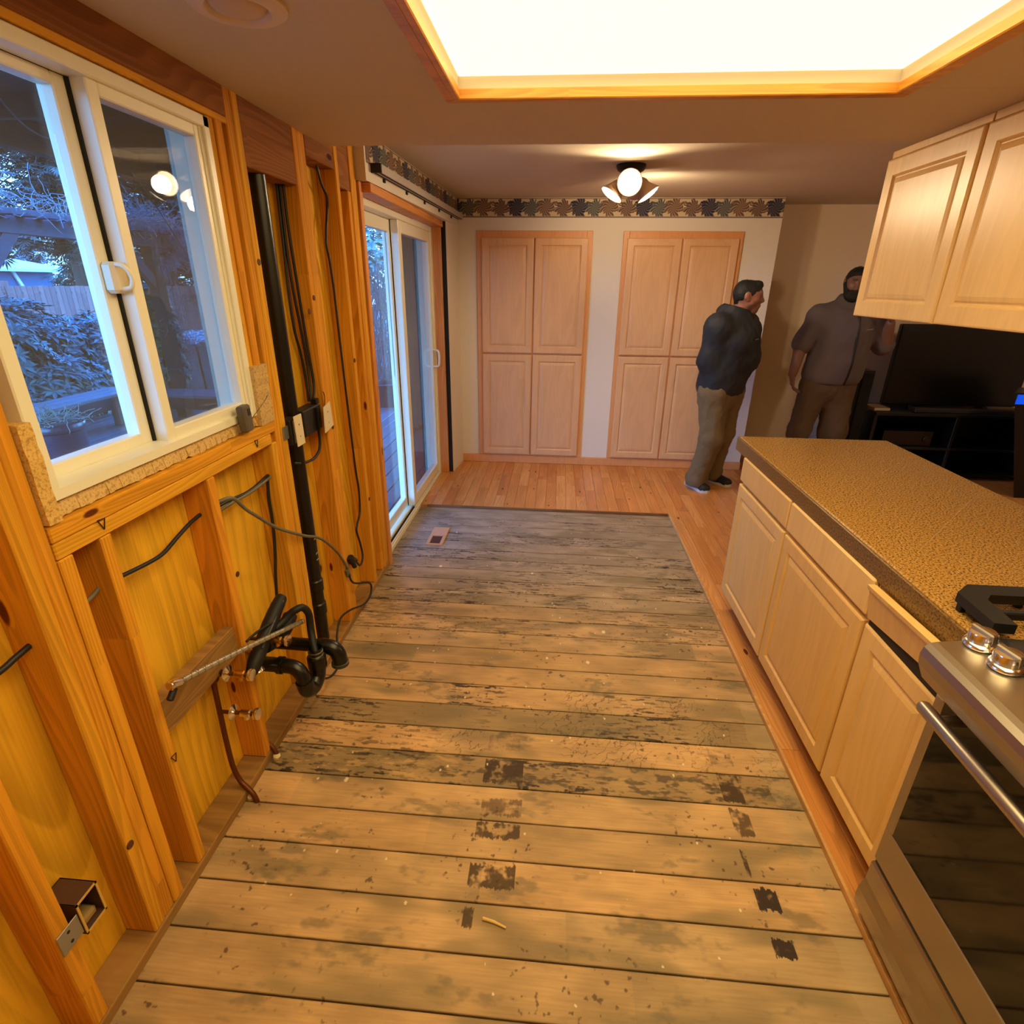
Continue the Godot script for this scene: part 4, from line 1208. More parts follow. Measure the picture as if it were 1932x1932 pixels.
func build_cables() -> void:
	var lay := func(called: String, label: String, p: Array, r: float, m: Material) -> Node3D:
		var t := thing(called, label, "cable", p[0])
		put("sheath", cable(p, r), m, t)
		return t
	lay.call("power_cable", "short black cable through the leftmost stud near the window corner", [Vector3(-1.075, 0.935, -0.55), Vector3(-1.062, 0.950, -0.77), Vector3(-1.060, 0.958, -0.823), Vector3(-1.060, 0.966, -0.880)], 0.0065, M.wire)
	lay.call("power_cable", "grey cable stub in the narrow bay below the window corner", [Vector3(-1.060, 0.968, -0.965), Vector3(-1.060, 0.976, -1.019), Vector3(-1.060, 0.989, -1.06)], 0.0055, M.greywire)
	lay.call("power_cable", "black cable end hanging in the wide bay under the window", [Vector3(-1.060, 0.986, -1.075), Vector3(-1.060, 0.969, -1.204), Vector3(-1.060, 0.967, -1.270), Vector3(-1.060, 0.984, -1.335), Vector3(-1.060, 1.001, -1.405), Vector3(-1.060, 1.008, -1.47)], 0.0058, M.wire)
	var k := lay.call("power_cable", "black cable bent through the stud right of the window and down the bay", [Vector3(-1.050, 1.004, -1.49), Vector3(-1.050, 1.000, -1.581), Vector3(-1.050, 0.988, -1.683), Vector3(-1.050, 0.988, -1.756), Vector3(-1.050, 0.998, -1.842), Vector3(-1.055, 0.984, -1.852), Vector3(-1.060, 0.910, -1.846), Vector3(-1.060, 0.832, -1.845), Vector3(-1.060, 0.758, -1.838), Vector3(-1.060, 0.677, -1.822), Vector3(-1.060, 0.60, -1.80), Vector3(-1.06, 0.45, -1.77)], 0.006, M.wire) as Node3D
	put("second_cable", cable([Vector3(-1.045, 0.991, -1.49), Vector3(-1.045, 0.989, -1.60), Vector3(-1.045, 0.984, -1.709), Vector3(-1.045, 0.990, -1.85)], 0.0055), M.greywire, k)
	var g := lay.call("power_cable", "grey flexible cable sagging across the studs to a coupling near the floor", [Vector3(-1.03, 1.03, -1.49), Vector3(-1.005, 1.036, -1.520), Vector3(-1.002, 1.019, -1.552), Vector3(-1.000, 0.969, -1.595), Vector3(-0.998, 0.925, -1.644), Vector3(-0.995, 0.828, -1.760), Vector3(-0.995, 0.712, -1.945), Vector3(-1.000, 0.648, -2.066), Vector3(-1.003, 0.583, -2.154), Vector3(-1.003, 0.483, -2.255), Vector3(-1.003, 0.386, -2.327), Vector3(-1.003, 0.33, -2.36)], 0.0062, M.greywire) as Node3D
	var cp := MB.new()
	cp.lathe(Vector3(-1.003, 0.385, -2.395), Vector3(0.2, -1.0, -0.3), [Vector2(0, 0), Vector2(0.018, 0), Vector2(0.020, 0.006), Vector2(0.020, 0.030), Vector2(0.012, 0.036), Vector2(0.012, 0.070), Vector2(0, 0.070)], 12)
	cp.lathe(Vector3(-1.000, 0.345, -2.41), Vector3(0.1, 0.0, -1.0), [Vector2(0, 0), Vector2(0.015, 0), Vector2(0.017, 0.03), Vector2(0, 0.045)], 12)
	put("coupling", cp, mat(Color(0.16, 0.14, 0.12), 0.5, 0.3), g)
	put("coupling", cable([Vector3(-1.005, 0.34, -2.345), Vector3(-1.0, 0.30, -2.352)], 0.013), M.greywire, g)
	var bl := lay.call("power_cable", "black cable wandering down the bay left of the patio door", [Vector3(-1.060, 2.16, -2.64), Vector3(-1.060, 2.062, -2.685), Vector3(-1.060, 2.004, -2.735), Vector3(-1.060, 1.879, -2.689), Vector3(-1.060, 1.814, -2.672), Vector3(-1.060, 1.747, -2.690), Vector3(-1.060, 1.63, -2.705), Vector3(-1.060, 1.50, -2.708), Vector3(-1.055, 1.1, -2.71), Vector3(-1.050, 0.754, -2.715), Vector3(-1.045, 0.625, -2.72), Vector3(-1.045, 0.502, -2.70), Vector3(-1.045, 0.453, -2.645), Vector3(-1.045, 0.416, -2.627), Vector3(-1.045, 0.328, -2.66), Vector3(-1.035, 0.254, -2.65), Vector3(-1.02, 0.25, -2.56), Vector3(-1.0, 0.335, -2.455)], 0.0058, M.wire) as Node3D
	bl.position = bl.position
	lay.call("power_cable", "thin black cord running from the coupling down over the plank floor edge", [Vector3(-0.998, 0.33, -2.345), Vector3(-0.990, 0.275, -2.350), Vector3(-0.990, 0.225, -2.412), Vector3(-0.990, 0.118, -2.600), Vector3(-0.990, 0.050, -2.590), Vector3(-0.990, 0.055, -2.485), Vector3(-0.985, 0.142, -2.291), Vector3(-0.990, 0.169, -2.173), Vector3(-0.985, 0.122, -2.100), Vector3(-0.955, 0.085, -2.03), Vector3(-0.93, 0.069, -1.969), Vector3(-0.93, 0.066, -1.89), Vector3(-0.93, 0.116, -1.804), Vector3(-0.92, 0.20, -1.72), Vector3(-0.90, 0.30, -1.66)], 0.005, M.wire)
	for q in [["black cable bundle strand nearest the vent pipe", [Vector3(-1.080, 2.02, -2.30), Vector3(-1.080, 1.90, -2.294), Vector3(-1.080, 1.80, -2.290), Vector3(-1.080, 1.626, -2.280), Vector3(-1.080, 1.484, -2.284), Vector3(-1.080, 1.389, -2.312), Vector3(-1.080, 1.289, -2.328), Vector3(-1.07, 1.18, -2.31)]], ["middle strand of the black cable bundle above the switch boxes", [Vector3(-1.072, 2.02, -2.308), Vector3(-1.072, 1.88, -2.300), Vector3(-1.072, 1.75, -2.296), Vector3(-1.068, 1.60, -2.300), Vector3(-1.066, 1.45, -2.320), Vector3(-1.062, 1.32, -2.326), Vector3(-1.05, 1.18, -2.29)]], ["black cable bundle strand against the stud above the switch boxes", [Vector3(-1.060, 2.02, -2.312), Vector3(-1.060, 1.85, -2.308), Vector3(-1.058, 1.65, -2.318), Vector3(-1.055, 1.48, -2.326), Vector3(-1.050, 1.36, -2.328), Vector3(-1.045, 1.25, -2.326), Vector3(-1.04, 1.17, -2.28)]]]:
		lay.call("power_cable", q[0], q[1], 0.0058, M.wire)
	lay.call("power_cable", "black cable loop under the two switch boxes", [Vector3(-1.03, 1.07, -2.28), Vector3(-1.03, 1.008, -2.280), Vector3(-1.03, 0.973, -2.255), Vector3(-1.03, 0.958, -2.19), Vector3(-1.035, 0.968, -2.10), Vector3(-1.05, 0.98, -2.06)], 0.006, M.wire)
	# switch boxes with blank plates hanging askew
	var box := func(label: String, plate: Array, a: Vector3, b: Vector3) -> Node3D:
		var t := thing("switch_box", label, "switch box", (a + b) / 2.0)
		var m := MB.new()
		m.box(a, b, 0.004)
		put("box", m, mat(Color(0.10, 0.07, 0.05), 0.6), t)
		var e := MB.new()
		var n: Vector3 = (plate[1] - plate[0]).cross(plate[3] - plate[0]).normalized() * 0.0035
		if n.x < 0.0:
			n = -n
		e.hexa([plate[0], plate[1], plate[2], plate[3], plate[0] + n, plate[1] + n, plate[2] + n, plate[3] + n])
		var pl := put("cover_plate", e, M.almond, t)
		var c: Vector3 = (plate[0] + plate[1] + plate[2] + plate[3]) / 4.0 + n
		for s in [0.022, -0.024]:
			var sc := MB.new()
			sc.lathe(c + Vector3(0, s, 0), n, [Vector2(0.0035, 0), Vector2(0.0035, 0.001), Vector2(0, 0.0012)], 8)
			put("screw", sc, mat(Color(0.35, 0.30, 0.22), 0.5), pl)
		return t
	var b1: Node3D = box.call("switch box with a blank cream plate over the black vent pipe", [Vector3(-0.985, 1.191, -1.975), Vector3(-0.992, 1.187, -2.052), Vector3(-0.988, 1.071, -2.048), Vector3(-0.980, 1.076, -1.970)], Vector3(-1.045, 1.078, -2.045), Vector3(-0.998, 1.176, -1.975))
	put("yoke", bx(Vector3(-0.998, 1.085, -1.998), Vector3(-0.992, 1.172, -1.988), 0.001), M.galv, b1)
	put("fixing_tab", bx(Vector3(-1.013, 1.108, -1.973), Vector3(-1.009, 1.158, -1.932), 0.001), M.galv, b1)
	var b2: Node3D = box.call("switch box with a blank cream plate tilted against the stud right of the cables", [Vector3(-0.982, 1.170, -2.245), Vector3(-0.995, 1.177, -2.345), Vector3(-0.992, 1.070, -2.350), Vector3(-0.978, 1.065, -2.225)], Vector3(-1.07, 1.072, -2.29), Vector3(-1.012, 1.178, -2.12))
	put("yoke", bx(Vector3(-1.012, 1.078, -2.232), Vector3(-0.998, 1.172, -2.222), 0.001), M.bronze, b2)
	put("loose_wire", cable([Vector3(-1.0, 1.150, -2.30), Vector3(-1.0, 1.191, -2.316), Vector3(-1.0, 1.220, -2.312), Vector3(-1.0, 1.226, -2.300)], 0.0018, 5), M.wire, b2)
	put("clamp", bx(Vector3(-1.045, 1.178, -2.30), Vector3(-1.02, 1.20, -2.27), 0.002), M.bronze, b2)
	# metal outlet box low on the wall
	var j := thing("outlet_box", "open metal outlet box low on the plywood at the near end", "outlet box", Vector3(-1.05, 0.30, -0.73))
	var jm := MB.new()
	var lo := Vector3(-1.095, 0.292, -0.762)
	var hi := Vector3(-1.008, 0.388, -0.704)
	jm.box(lo, Vector3(hi.x, lo.y + 0.004, hi.z), 0.001)
	jm.box(Vector3(lo.x, hi.y - 0.004, lo.z), hi, 0.001)
	jm.box(lo, Vector3(hi.x, hi.y, lo.z + 0.004), 0.001)
	jm.box(Vector3(lo.x, lo.y, hi.z - 0.004), hi, 0.001)
	jm.box(lo, Vector3(lo.x + 0.004, hi.y, hi.z), 0.001)
	put("box", jm, mat(Color(0.33, 0.22, 0.16), 0.6, 0.2), j)
	var jr := MB.new()
	for q in [[lo.y, lo.y + 0.005, lo.z, hi.z], [hi.y - 0.005, hi.y, lo.z, hi.z], [lo.y, hi.y, lo.z, lo.z + 0.005], [lo.y, hi.y, hi.z - 0.005, hi.z]]:
		jr.box(Vector3(hi.x, q[0], q[2]), Vector3(hi.x + 0.002, q[1], q[3]), 0)
	put("rim", jr, mat(Color(0.80, 0.64, 0.32), 0.5), j)
	put("debris", bx(Vector3(lo.x + 0.02, lo.y + 0.004, lo.z + 0.008), Vector3(hi.x - 0.012, lo.y + 0.026, hi.z - 0.010), 0.006), mat(Color(0.60, 0.48, 0.28), 0.9), j)
	var br := put("bracket", bx(Vector3(-1.0125, 0.305, -0.703), Vector3(-1.0095, 0.365, -0.650), 0.001), M.galv, j, "galvanised fixing bracket")
	for y in [0.32, 0.35]:
		var h := MB.new()
		h.lathe(Vector3(-1.0095, y, -0.675), Vector3.RIGHT, [Vector2(0.004, 0), Vector2(0.004, 0.0006), Vector2(0, 0.0008)], 8)
		put("hole", h, M.black, br)
	# things left on the sill
	var s := thing("remote_sensor", "small grey sensor box leaning in the right corner of the window sill", "sensor", Vector3(-1.0, 1.197, -1.69))
	var sx := Transform3D(Basis(Vector3(0, 0, 1), 0.05) * Basis(Vector3.UP, 0.15), Vector3(-1.002, 1.250, -1.686))
	var sb := MB.new(sx)
	sb.box(Vector3(-0.014, -0.042, -0.026), Vector3(0.014, 0.042, 0.026), 0.005)
	put("case", sb, mat(Color(0.34, 0.31, 0.26), 0.5), s)
	var sd := MB.new(sx)
	sd.box(Vector3(0.0135, 0.008, -0.017), Vector3(0.0150, 0.030, 0.004), 0.0005)
	put("display", sd, mat(Color(0.09, 0.08, 0.07), 0.3), s)
	put("aerial", cable([Vector3(-1.0, 1.236, -1.712), Vector3(-1.008, 1.244, -1.751), Vector3(-1.010, 1.283, -1.850), Vector3(-1.012, 1.311, -1.880), Vector3(-1.012, 1.362, -1.874)], 0.0011, 5), M.black, s)
	# broken pieces of old wall lining beside the window
	var chunk := func(label: String, z1: float, z0: float, y0: float, y1: float, x0: float, x1: float, sd2: float, c: Color, taper: float) -> void:
		var m := MB.new()
		var N := 9
		for i in N:
			var a0 := float(i) / N
			var a1 := float(i + 1) / N
			var j0 := 0.006 * noise.get_noise_2d(a0 * 9.0, sd2)
			var j1 := 0.006 * noise.get_noise_2d(a1 * 9.0, sd2)
			var w0 := (z0 - z1) * (1.0 - taper * (1.0 - a0) * 0.4)
			var w1 := (z0 - z1) * (1.0 - taper * (1.0 - a1) * 0.4)
			var ya := lerpf(y0, y1, a0)
			var yb := lerpf(y0, y1, a1)
			m.hexa([Vector3(x0, ya, z1), Vector3(x1 + j0, ya, z1), Vector3(x1 + j0 * 1.5, ya, z1 + w0), Vector3(x0, ya, z1 + w0), Vector3(x0, yb, z1), Vector3(x1 + j1, yb, z1), Vector3(x1 + j1 * 1.5, yb, z1 + w1), Vector3(x0, yb, z1 + w1)])
		tag(put("wallboard_scrap", m, tri(mat(c, 0.95), G.plaster, Vector3(6, 6, 6))), label, "wallboard scrap")
	chunk.call("broken strip of yellowed wallboard standing at the left of the window", -0.934, -0.966, 1.200, 1.405, -1.06, -1.006, 3.0, Color(0.95, 0.80, 0.50), 0.0)
	chunk.call("crumbling grey patch of wallboard right of the window above the sill", -1.795, -1.885, 1.198, 1.398, -1.06, -1.009, 9.0, Color(0.88, 0.76, 0.54), 0.0)


# ---------------------------------------------------------------- bodies: a smooth union of tapered capsules, meshed as surface nets
# prim: [a, b, ra, rb]; cuts: [point, normal] keeps the side the normal points away from
func field_mesh(prims: Array, cell: float, k: float, into: Dictionary, cuts := [], rough := 0.0, freq := 14.0) -> void:
	var lo := Vector3(1e9, 1e9, 1e9)
	var hi := -lo
	for p in prims:
		var r: float = maxf(p[2], p[3]) + k + cell * 2.0 + rough * 2.0
		for q in [p[0], p[1]]:
			lo = lo.min(q - Vector3(r, r, r))
			hi = hi.max(q + Vector3(r, r, r))
	const B := 6
	var nb := Vector3i(((hi - lo) / (cell * B)).ceil())
	var nx := nb.x * B + 1
	var ny := nb.y * B + 1
	var nz := nb.z * B + 1
	var val := PackedFloat32Array()
	val.resize(nx * ny * nz)
	val.fill(1.0)
	var active := []
	var reach := cell * B * 0.87 + k + rough + cell
	for bi in nb.x:
		for bj in nb.y:
			for bk in nb.z:
				var c := lo + (Vector3(bi, bj, bk) + Vector3(0.5, 0.5, 0.5)) * cell * B
				var near := []
				var dmin := 1e9
				for p in prims:
					var ab: Vector3 = p[1] - p[0]
					var h := clampf((c - p[0]).dot(ab) / maxf(ab.length_squared(), 1e-9), 0.0, 1.0)
					var d: float = (c - p[0] - ab * h).length() - lerpf(p[2], p[3], h)
					dmin = minf(dmin, d)
					if d < reach:
						near.append(p)
				if near.is_empty() or dmin < -reach:
					if dmin < -reach:
						for i in B + 1:
							for j in B + 1:
								for l in B + 1:
									var id0 := ((bi * B + i) * ny + bj * B + j) * nz + bk * B + l
									if val[id0] == 1.0:
										val[id0] = -1.0
					continue
				active.append(Vector3i(bi, bj, bk))
				for i in B + 1:
					for j in B + 1:
						for l in B + 1:
							var pt := lo + Vector3(bi * B + i, bj * B + j, bk * B + l) * cell
							var f := 1e9
							for p in near:
								var a: Vector3 = p[0]
								var ab: Vector3 = p[1] - a
								var h := clampf((pt - a).dot(ab) / maxf(ab.length_squared(), 1e-9), 0.0, 1.0)
								var d: float = (pt - a - ab * h).length() - lerpf(p[2], p[3], h)
								if absf(f - d) < k:
									var m := k - absf(f - d)
									f = minf(f, d) - m * m / (4.0 * k)
								else:
									f = minf(f, d)
							if rough > 0.0 and absf(f) < rough * 3.0:
								f += rough * (noise.get_noise_3d(pt.x * freq, pt.y * freq * 0.6, pt.z * freq) + 0.5 * noise.get_noise_3d(pt.x * freq * 2.1, pt.y * freq * 2.1, pt.z * freq * 2.1))
							for q in cuts:
								f = maxf(f, (pt - q[0]).dot(q[1]))
							val[((bi * B + i) * ny + bj * B + j) * nz + bk * B + l] = f
	var V: Array = into.v
	var I: Array = into.i
	var first := V.size()
	var at := {}
	for b in active:
		for i in B:
			for j in B:
				for l in B:
					var x: int = b.x * B + i
					var y: int = b.y * B + j
					var z: int = b.z * B + l
					var base := (x * ny + y) * nz + z
					var c := [val[base], val[base + ny * nz], val[base + nz], val[base + nz + ny * nz], val[base + 1], val[base + 1 + ny * nz], val[base + nz + 1], val[base + nz + 1 + ny * nz]]
					var neg := 0
					for q in c:
						if q < 0.0:
							neg += 1
					if neg == 0 or neg == 8:
						continue
					var sum := Vector3.ZERO
					var n := 0
					for e in [[0, 1], [2, 3], [4, 5], [6, 7], [0, 2], [1, 3], [4, 6], [5, 7], [0, 4], [1, 5], [2, 6], [3, 7]]:
						var f0: float = c[e[0]]
						var f1: float = c[e[1]]
						if (f0 < 0.0) != (f1 < 0.0):
							var t := f0 / (f0 - f1)
							var p0 := Vector3(e[0] & 1, (e[0] >> 1) & 1, e[0] >> 2)
							var p1 := Vector3(e[1] & 1, (e[1] >> 1) & 1, e[1] >> 2)
							sum += p0.lerp(p1, t)
							n += 1
					at[base] = V.size()
					V.append(lo + (Vector3(x, y, z) + sum / n) * cell)
	var sy := nz
	var sx := ny * nz
	for base in at:
		var v0: float = val[base]
		for ax in [[sx, sy, 1], [sy, 1, sx], [1, sx, sy]]:
			var v1: float = val[base + ax[0]]
			if (v0 < 0.0) == (v1 < 0.0):
				continue
			var ids := [base, base - ax[1], base - ax[1] - ax[2], base - ax[2]]
			var ok := true
			for q in ids:
				if not at.has(q):
					ok = false
			if not ok:
				continue
			var a: int = at[ids[0]]
			var b2: int = at[ids[1]]
			var c2: int = at[ids[2]]
			var d2: int = at[ids[3]]
			if v0 < 0.0:
				I.append_array([a, c2, b2, a, d2, c2])
			else:
				I.append_array([a, b2, c2, a, c2, d2])
	into.first = first


func field_begin() -> Dictionary:
	return {"v": [], "i": [], "c": {}}


func field_end(d: Dictionary, paint = null) -> ArrayMesh:
	var v := PackedVector3Array(d.v)
	var idx := PackedInt32Array(d.i)
	var nrm := PackedVector3Array()
	nrm.resize(v.size())
	for t in range(0, idx.size(), 3):
		var n := (v[idx[t]] - v[idx[t + 2]]).cross(v[idx[t]] - v[idx[t + 1]])
		for k in 3:
			nrm[idx[t + k]] += n
	for i in nrm.size():
		nrm[i] = nrm[i].normalized()
	var arr := []
	arr.resize(Mesh.ARRAY_MAX)
	arr[Mesh.ARRAY_VERTEX] = v
	arr[Mesh.ARRAY_NORMAL] = nrm
	arr[Mesh.ARRAY_INDEX] = idx
	if paint != null:
		var col := PackedColorArray()
		col.resize(v.size())
		for i in v.size():
			col[i] = paint.call(v[i])
		arr[Mesh.ARRAY_COLOR] = col
	var m := ArrayMesh.new()
	m.add_surface_from_arrays(Mesh.PRIMITIVE_TRIANGLES, arr)
	return m


# where a body's surface stands at x, y, seen from +z
func front_of(prims: Array, k: float, x: float, y: float, from: float) -> Vector3:
	var p := Vector3(x, y, from)
	for step in 60:
		var f := 1e9
		for q in prims:
			var ab: Vector3 = q[1] - q[0]
			var h := clampf((p - q[0]).dot(ab) / maxf(ab.length_squared(), 1e-9), 0.0, 1.0)
			var d: float = (p - q[0] - ab * h).length() - lerpf(q[2], q[3], h)
			if absf(f - d) < k:
				var m := k - absf(f - d)
				f = minf(f, d) - m * m / (4.0 * k)
			else:
				f = minf(f, d)
		if f < 0.002:
			break
		p.z -= maxf(f * 0.8, 0.001)
	return p


# a head: c is its middle, f where the face looks, u its crown
func head_prims(c: Vector3, f: Vector3, u: Vector3, s := 1.0) -> Array:
	var r := f.cross(u).normalized()
	var P := func(x: float, y: float, z: float) -> Vector3:
		return c + (r * x + u * y + f * z) * s
	var out := []
	var add := func(a: Vector3, b: Vector3, ra: float, rb: float) -> void:
		out.append([a, b, ra * s, rb * s])
	add.call(P.call(0, 0.035, -0.025), P.call(0, 0.040, 0.022), 0.078, 0.072)
	add.call(P.call(-0.014, 0.01, -0.035), P.call(-0.014, 0.02, 0.03), 0.064, 0.058)
	add.call(P.call(0.014, 0.01, -0.035), P.call(0.014, 0.02, 0.03), 0.064, 0.058)
	add.call(P.call(-0.036, -0.040, 0.022), P.call(0, -0.095, 0.058), 0.036, 0.022)
	add.call(P.call(0.036, -0.040, 0.022), P.call(0, -0.095, 0.058), 0.036, 0.022)
	add.call(P.call(0, -0.03, 0.045), P.call(0, -0.085, 0.058), 0.042, 0.026)
	add.call(P.call(-0.034, 0.033, 0.080), P.call(0.034, 0.033, 0.080), 0.012, 0.012)
	add.call(P.call(0, 0.018, 0.092), P.call(0, -0.024, 0.112), 0.009, 0.012)
	add.call(P.call(-0.012, -0.028, 0.096), P.call(0.012, -0.028, 0.096), 0.009, 0.009)
	add.call(P.call(-0.018, -0.056, 0.086), P.call(0.018, -0.056, 0.086), 0.008, 0.008)
	add.call(P.call(-0.015, -0.067, 0.085), P.call(0.015, -0.067, 0.085), 0.008, 0.008)
	for q in [-1.0, 1.0]:
		add.call(P.call(q * 0.040, -0.012, 0.060), P.call(q * 0.036, -0.020, 0.068), 0.022, 0.020)
		add.call(P.call(q * 0.078, 0.020, -0.012), P.call(q * 0.076, -0.022, -0.004), 0.011, 0.008)
		add.call(P.call(q * 0.080, 0.014, -0.020), P.call(q * 0.083, -0.004, -0.020), 0.007, 0.006)
	return out


func neck_prims(c: Vector3, f: Vector3, u: Vector3, base: Vector3) -> Array:
	return [[c - u * 0.055 - f * 0.02, base, 0.058, 0.068]]


# a hand: wrist, pointing direction, palm side, curl 0..1, thumb side
func hand_prims(w: Vector3, d: Vector3, palm: Vector3, curl: float, side: float) -> Array:
	d = d.normalized()
	palm = (palm - d * palm.dot(d)).normalized()
	var t := d.cross(palm).normalized() * side
	var out := []
	out.append([w, w + d * 0.04 + t * 0.018, 0.024, 0.020])
	out.append([w, w + d * 0.045 - t * 0.018, 0.024, 0.019])
	out.append([w + d * 0.03 + t * 0.026, w + d * 0.082 + t * 0.028, 0.017, 0.013])
	out.append([w + d * 0.03, w + d * 0.085 + t * 0.004, 0.018, 0.013])
	out.append([w + d * 0.03 - t * 0.022, w + d * 0.078 - t * 0.026, 0.017, 0.012])
	var len := [0.043, 0.048, 0.045, 0.035]
	for i in 4:
		var p := w + d * (0.088 - absf(i - 1.2) * 0.004) + t * (0.030 - 0.0195 * i)
		var dd := d
		var r := 0.0095 - 0.0006 * i
		for s in 3:
			var ang := curl * ([0.7, 1.1, 0.9][s] as float) + 0.12
			dd = (dd * cos(ang) + palm * sin(ang)).normalized()
			var l: float = len[i] * ([1.0, 0.62, 0.48][s] as float)
			out.append([p, p + dd * l, r, r * 0.9])
			p += dd * l
			r *= 0.9
			palm = (palm - dd * palm.dot(dd)).normalized()
		palm = (palm - d * palm.dot(d)).normalized() if absf(palm.dot(d)) < 0.98 else d.cross(t) * side
	var th := w + d * 0.022 + t * 0.026
	var td := (d * 0.75 + t * 0.62 + palm * 0.3).normalized()
	out.append([th, th + td * 0.040, 0.0135, 0.0115])
	th += td * 0.040
	td = (td + d * 0.4 + palm * 0.3 * curl).normalized()
	out.append([th, th + td * 0.030, 0.0110, 0.0095])
	th += td * 0.030
	out.append([th, th + td * 0.022, 0.0095, 0.0075])
	return out


func eyes(parent: Node, c: Vector3, f: Vector3, u: Vector3) -> void:
	var r := f.cross(u).normalized()
	for q in [-1.0, 1.0]:
		var at: Vector3 = c + r * q * 0.031 + u * 0.010 + f * 0.076
		var m := MB.new()
		m.lathe(at - f * 0.011, f, [Vector2(0.0, 0.0), Vector2(0.008, 0.003), Vector2(0.0115, 0.010), Vector2(0.0095, 0.0165), Vector2(0.005, 0.0205), Vector2(0.0, 0.0215)], 14)
		var e := put("eye", m, mat(Color(0.78, 0.74, 0.70), 0.2), parent)
		var i := MB.new()
		i.lathe(at - f * 0.011, f, [Vector2(0.0055, 0.0200), Vector2(0.004, 0.0218), Vector2(0.0, 0.0223)], 12)
		put("iris", i, mat(Color(0.06, 0.035, 0.02), 0.15), e)


func shoe(parent: Node, heel: Vector3, toe: Vector3) -> void:
	var d := (toe - heel)
	d.y = 0.0
	d = d.normalized()
	var s := Vector3.UP.cross(d)
	var g := field_begin()
	var y := Vector3.UP
	var b := Vector3(heel.x, 0.02, heel.z)
	field_mesh([[b + y * 0.055 + d * 0.03, b + y * 0.05 + d * 0.10, 0.042, 0.042], [b + y * 0.046 + d * 0.10 + s * 0.01, b + y * 0.034 + d * 0.235 + s * 0.012, 0.040, 0.034], [b + y * 0.046 + d * 0.10 - s * 0.01, b + y * 0.034 + d * 0.225 - s * 0.018, 0.040, 0.032], [b + y * 0.09 + d * 0.035, b + y * 0.11 + d * 0.04, 0.044, 0.042]], 0.008, 0.03, g, [[b + y * 0.016, Vector3.DOWN], [b + y * 0.115, Vector3.UP]])
	var up := put("shoe", field_end(g), mat(Color(0.045, 0.042, 0.045), 0.6), parent)
	var sole := MB.new()
	var pts := []
	for q in [[-0.012, -0.028], [0.03, -0.037], [0.12, -0.040], [0.20, -0.050], [0.25, -0.040], [0.272, 0.0], [0.26, 0.036], [0.20, 0.046], [0.12, 0.038], [0.03, 0.037], [-0.012, 0.028], [-0.02, 0.0]]:
		var p: Vector3 = b + d * q[0] + s * q[1]
		pts.append(Vector2(p.z, p.x))
	sole.prism(pts, 1, 0.0205, 0.046)
	put("sole", sole, mat(Color(0.80, 0.79, 0.77), 0.6), up)


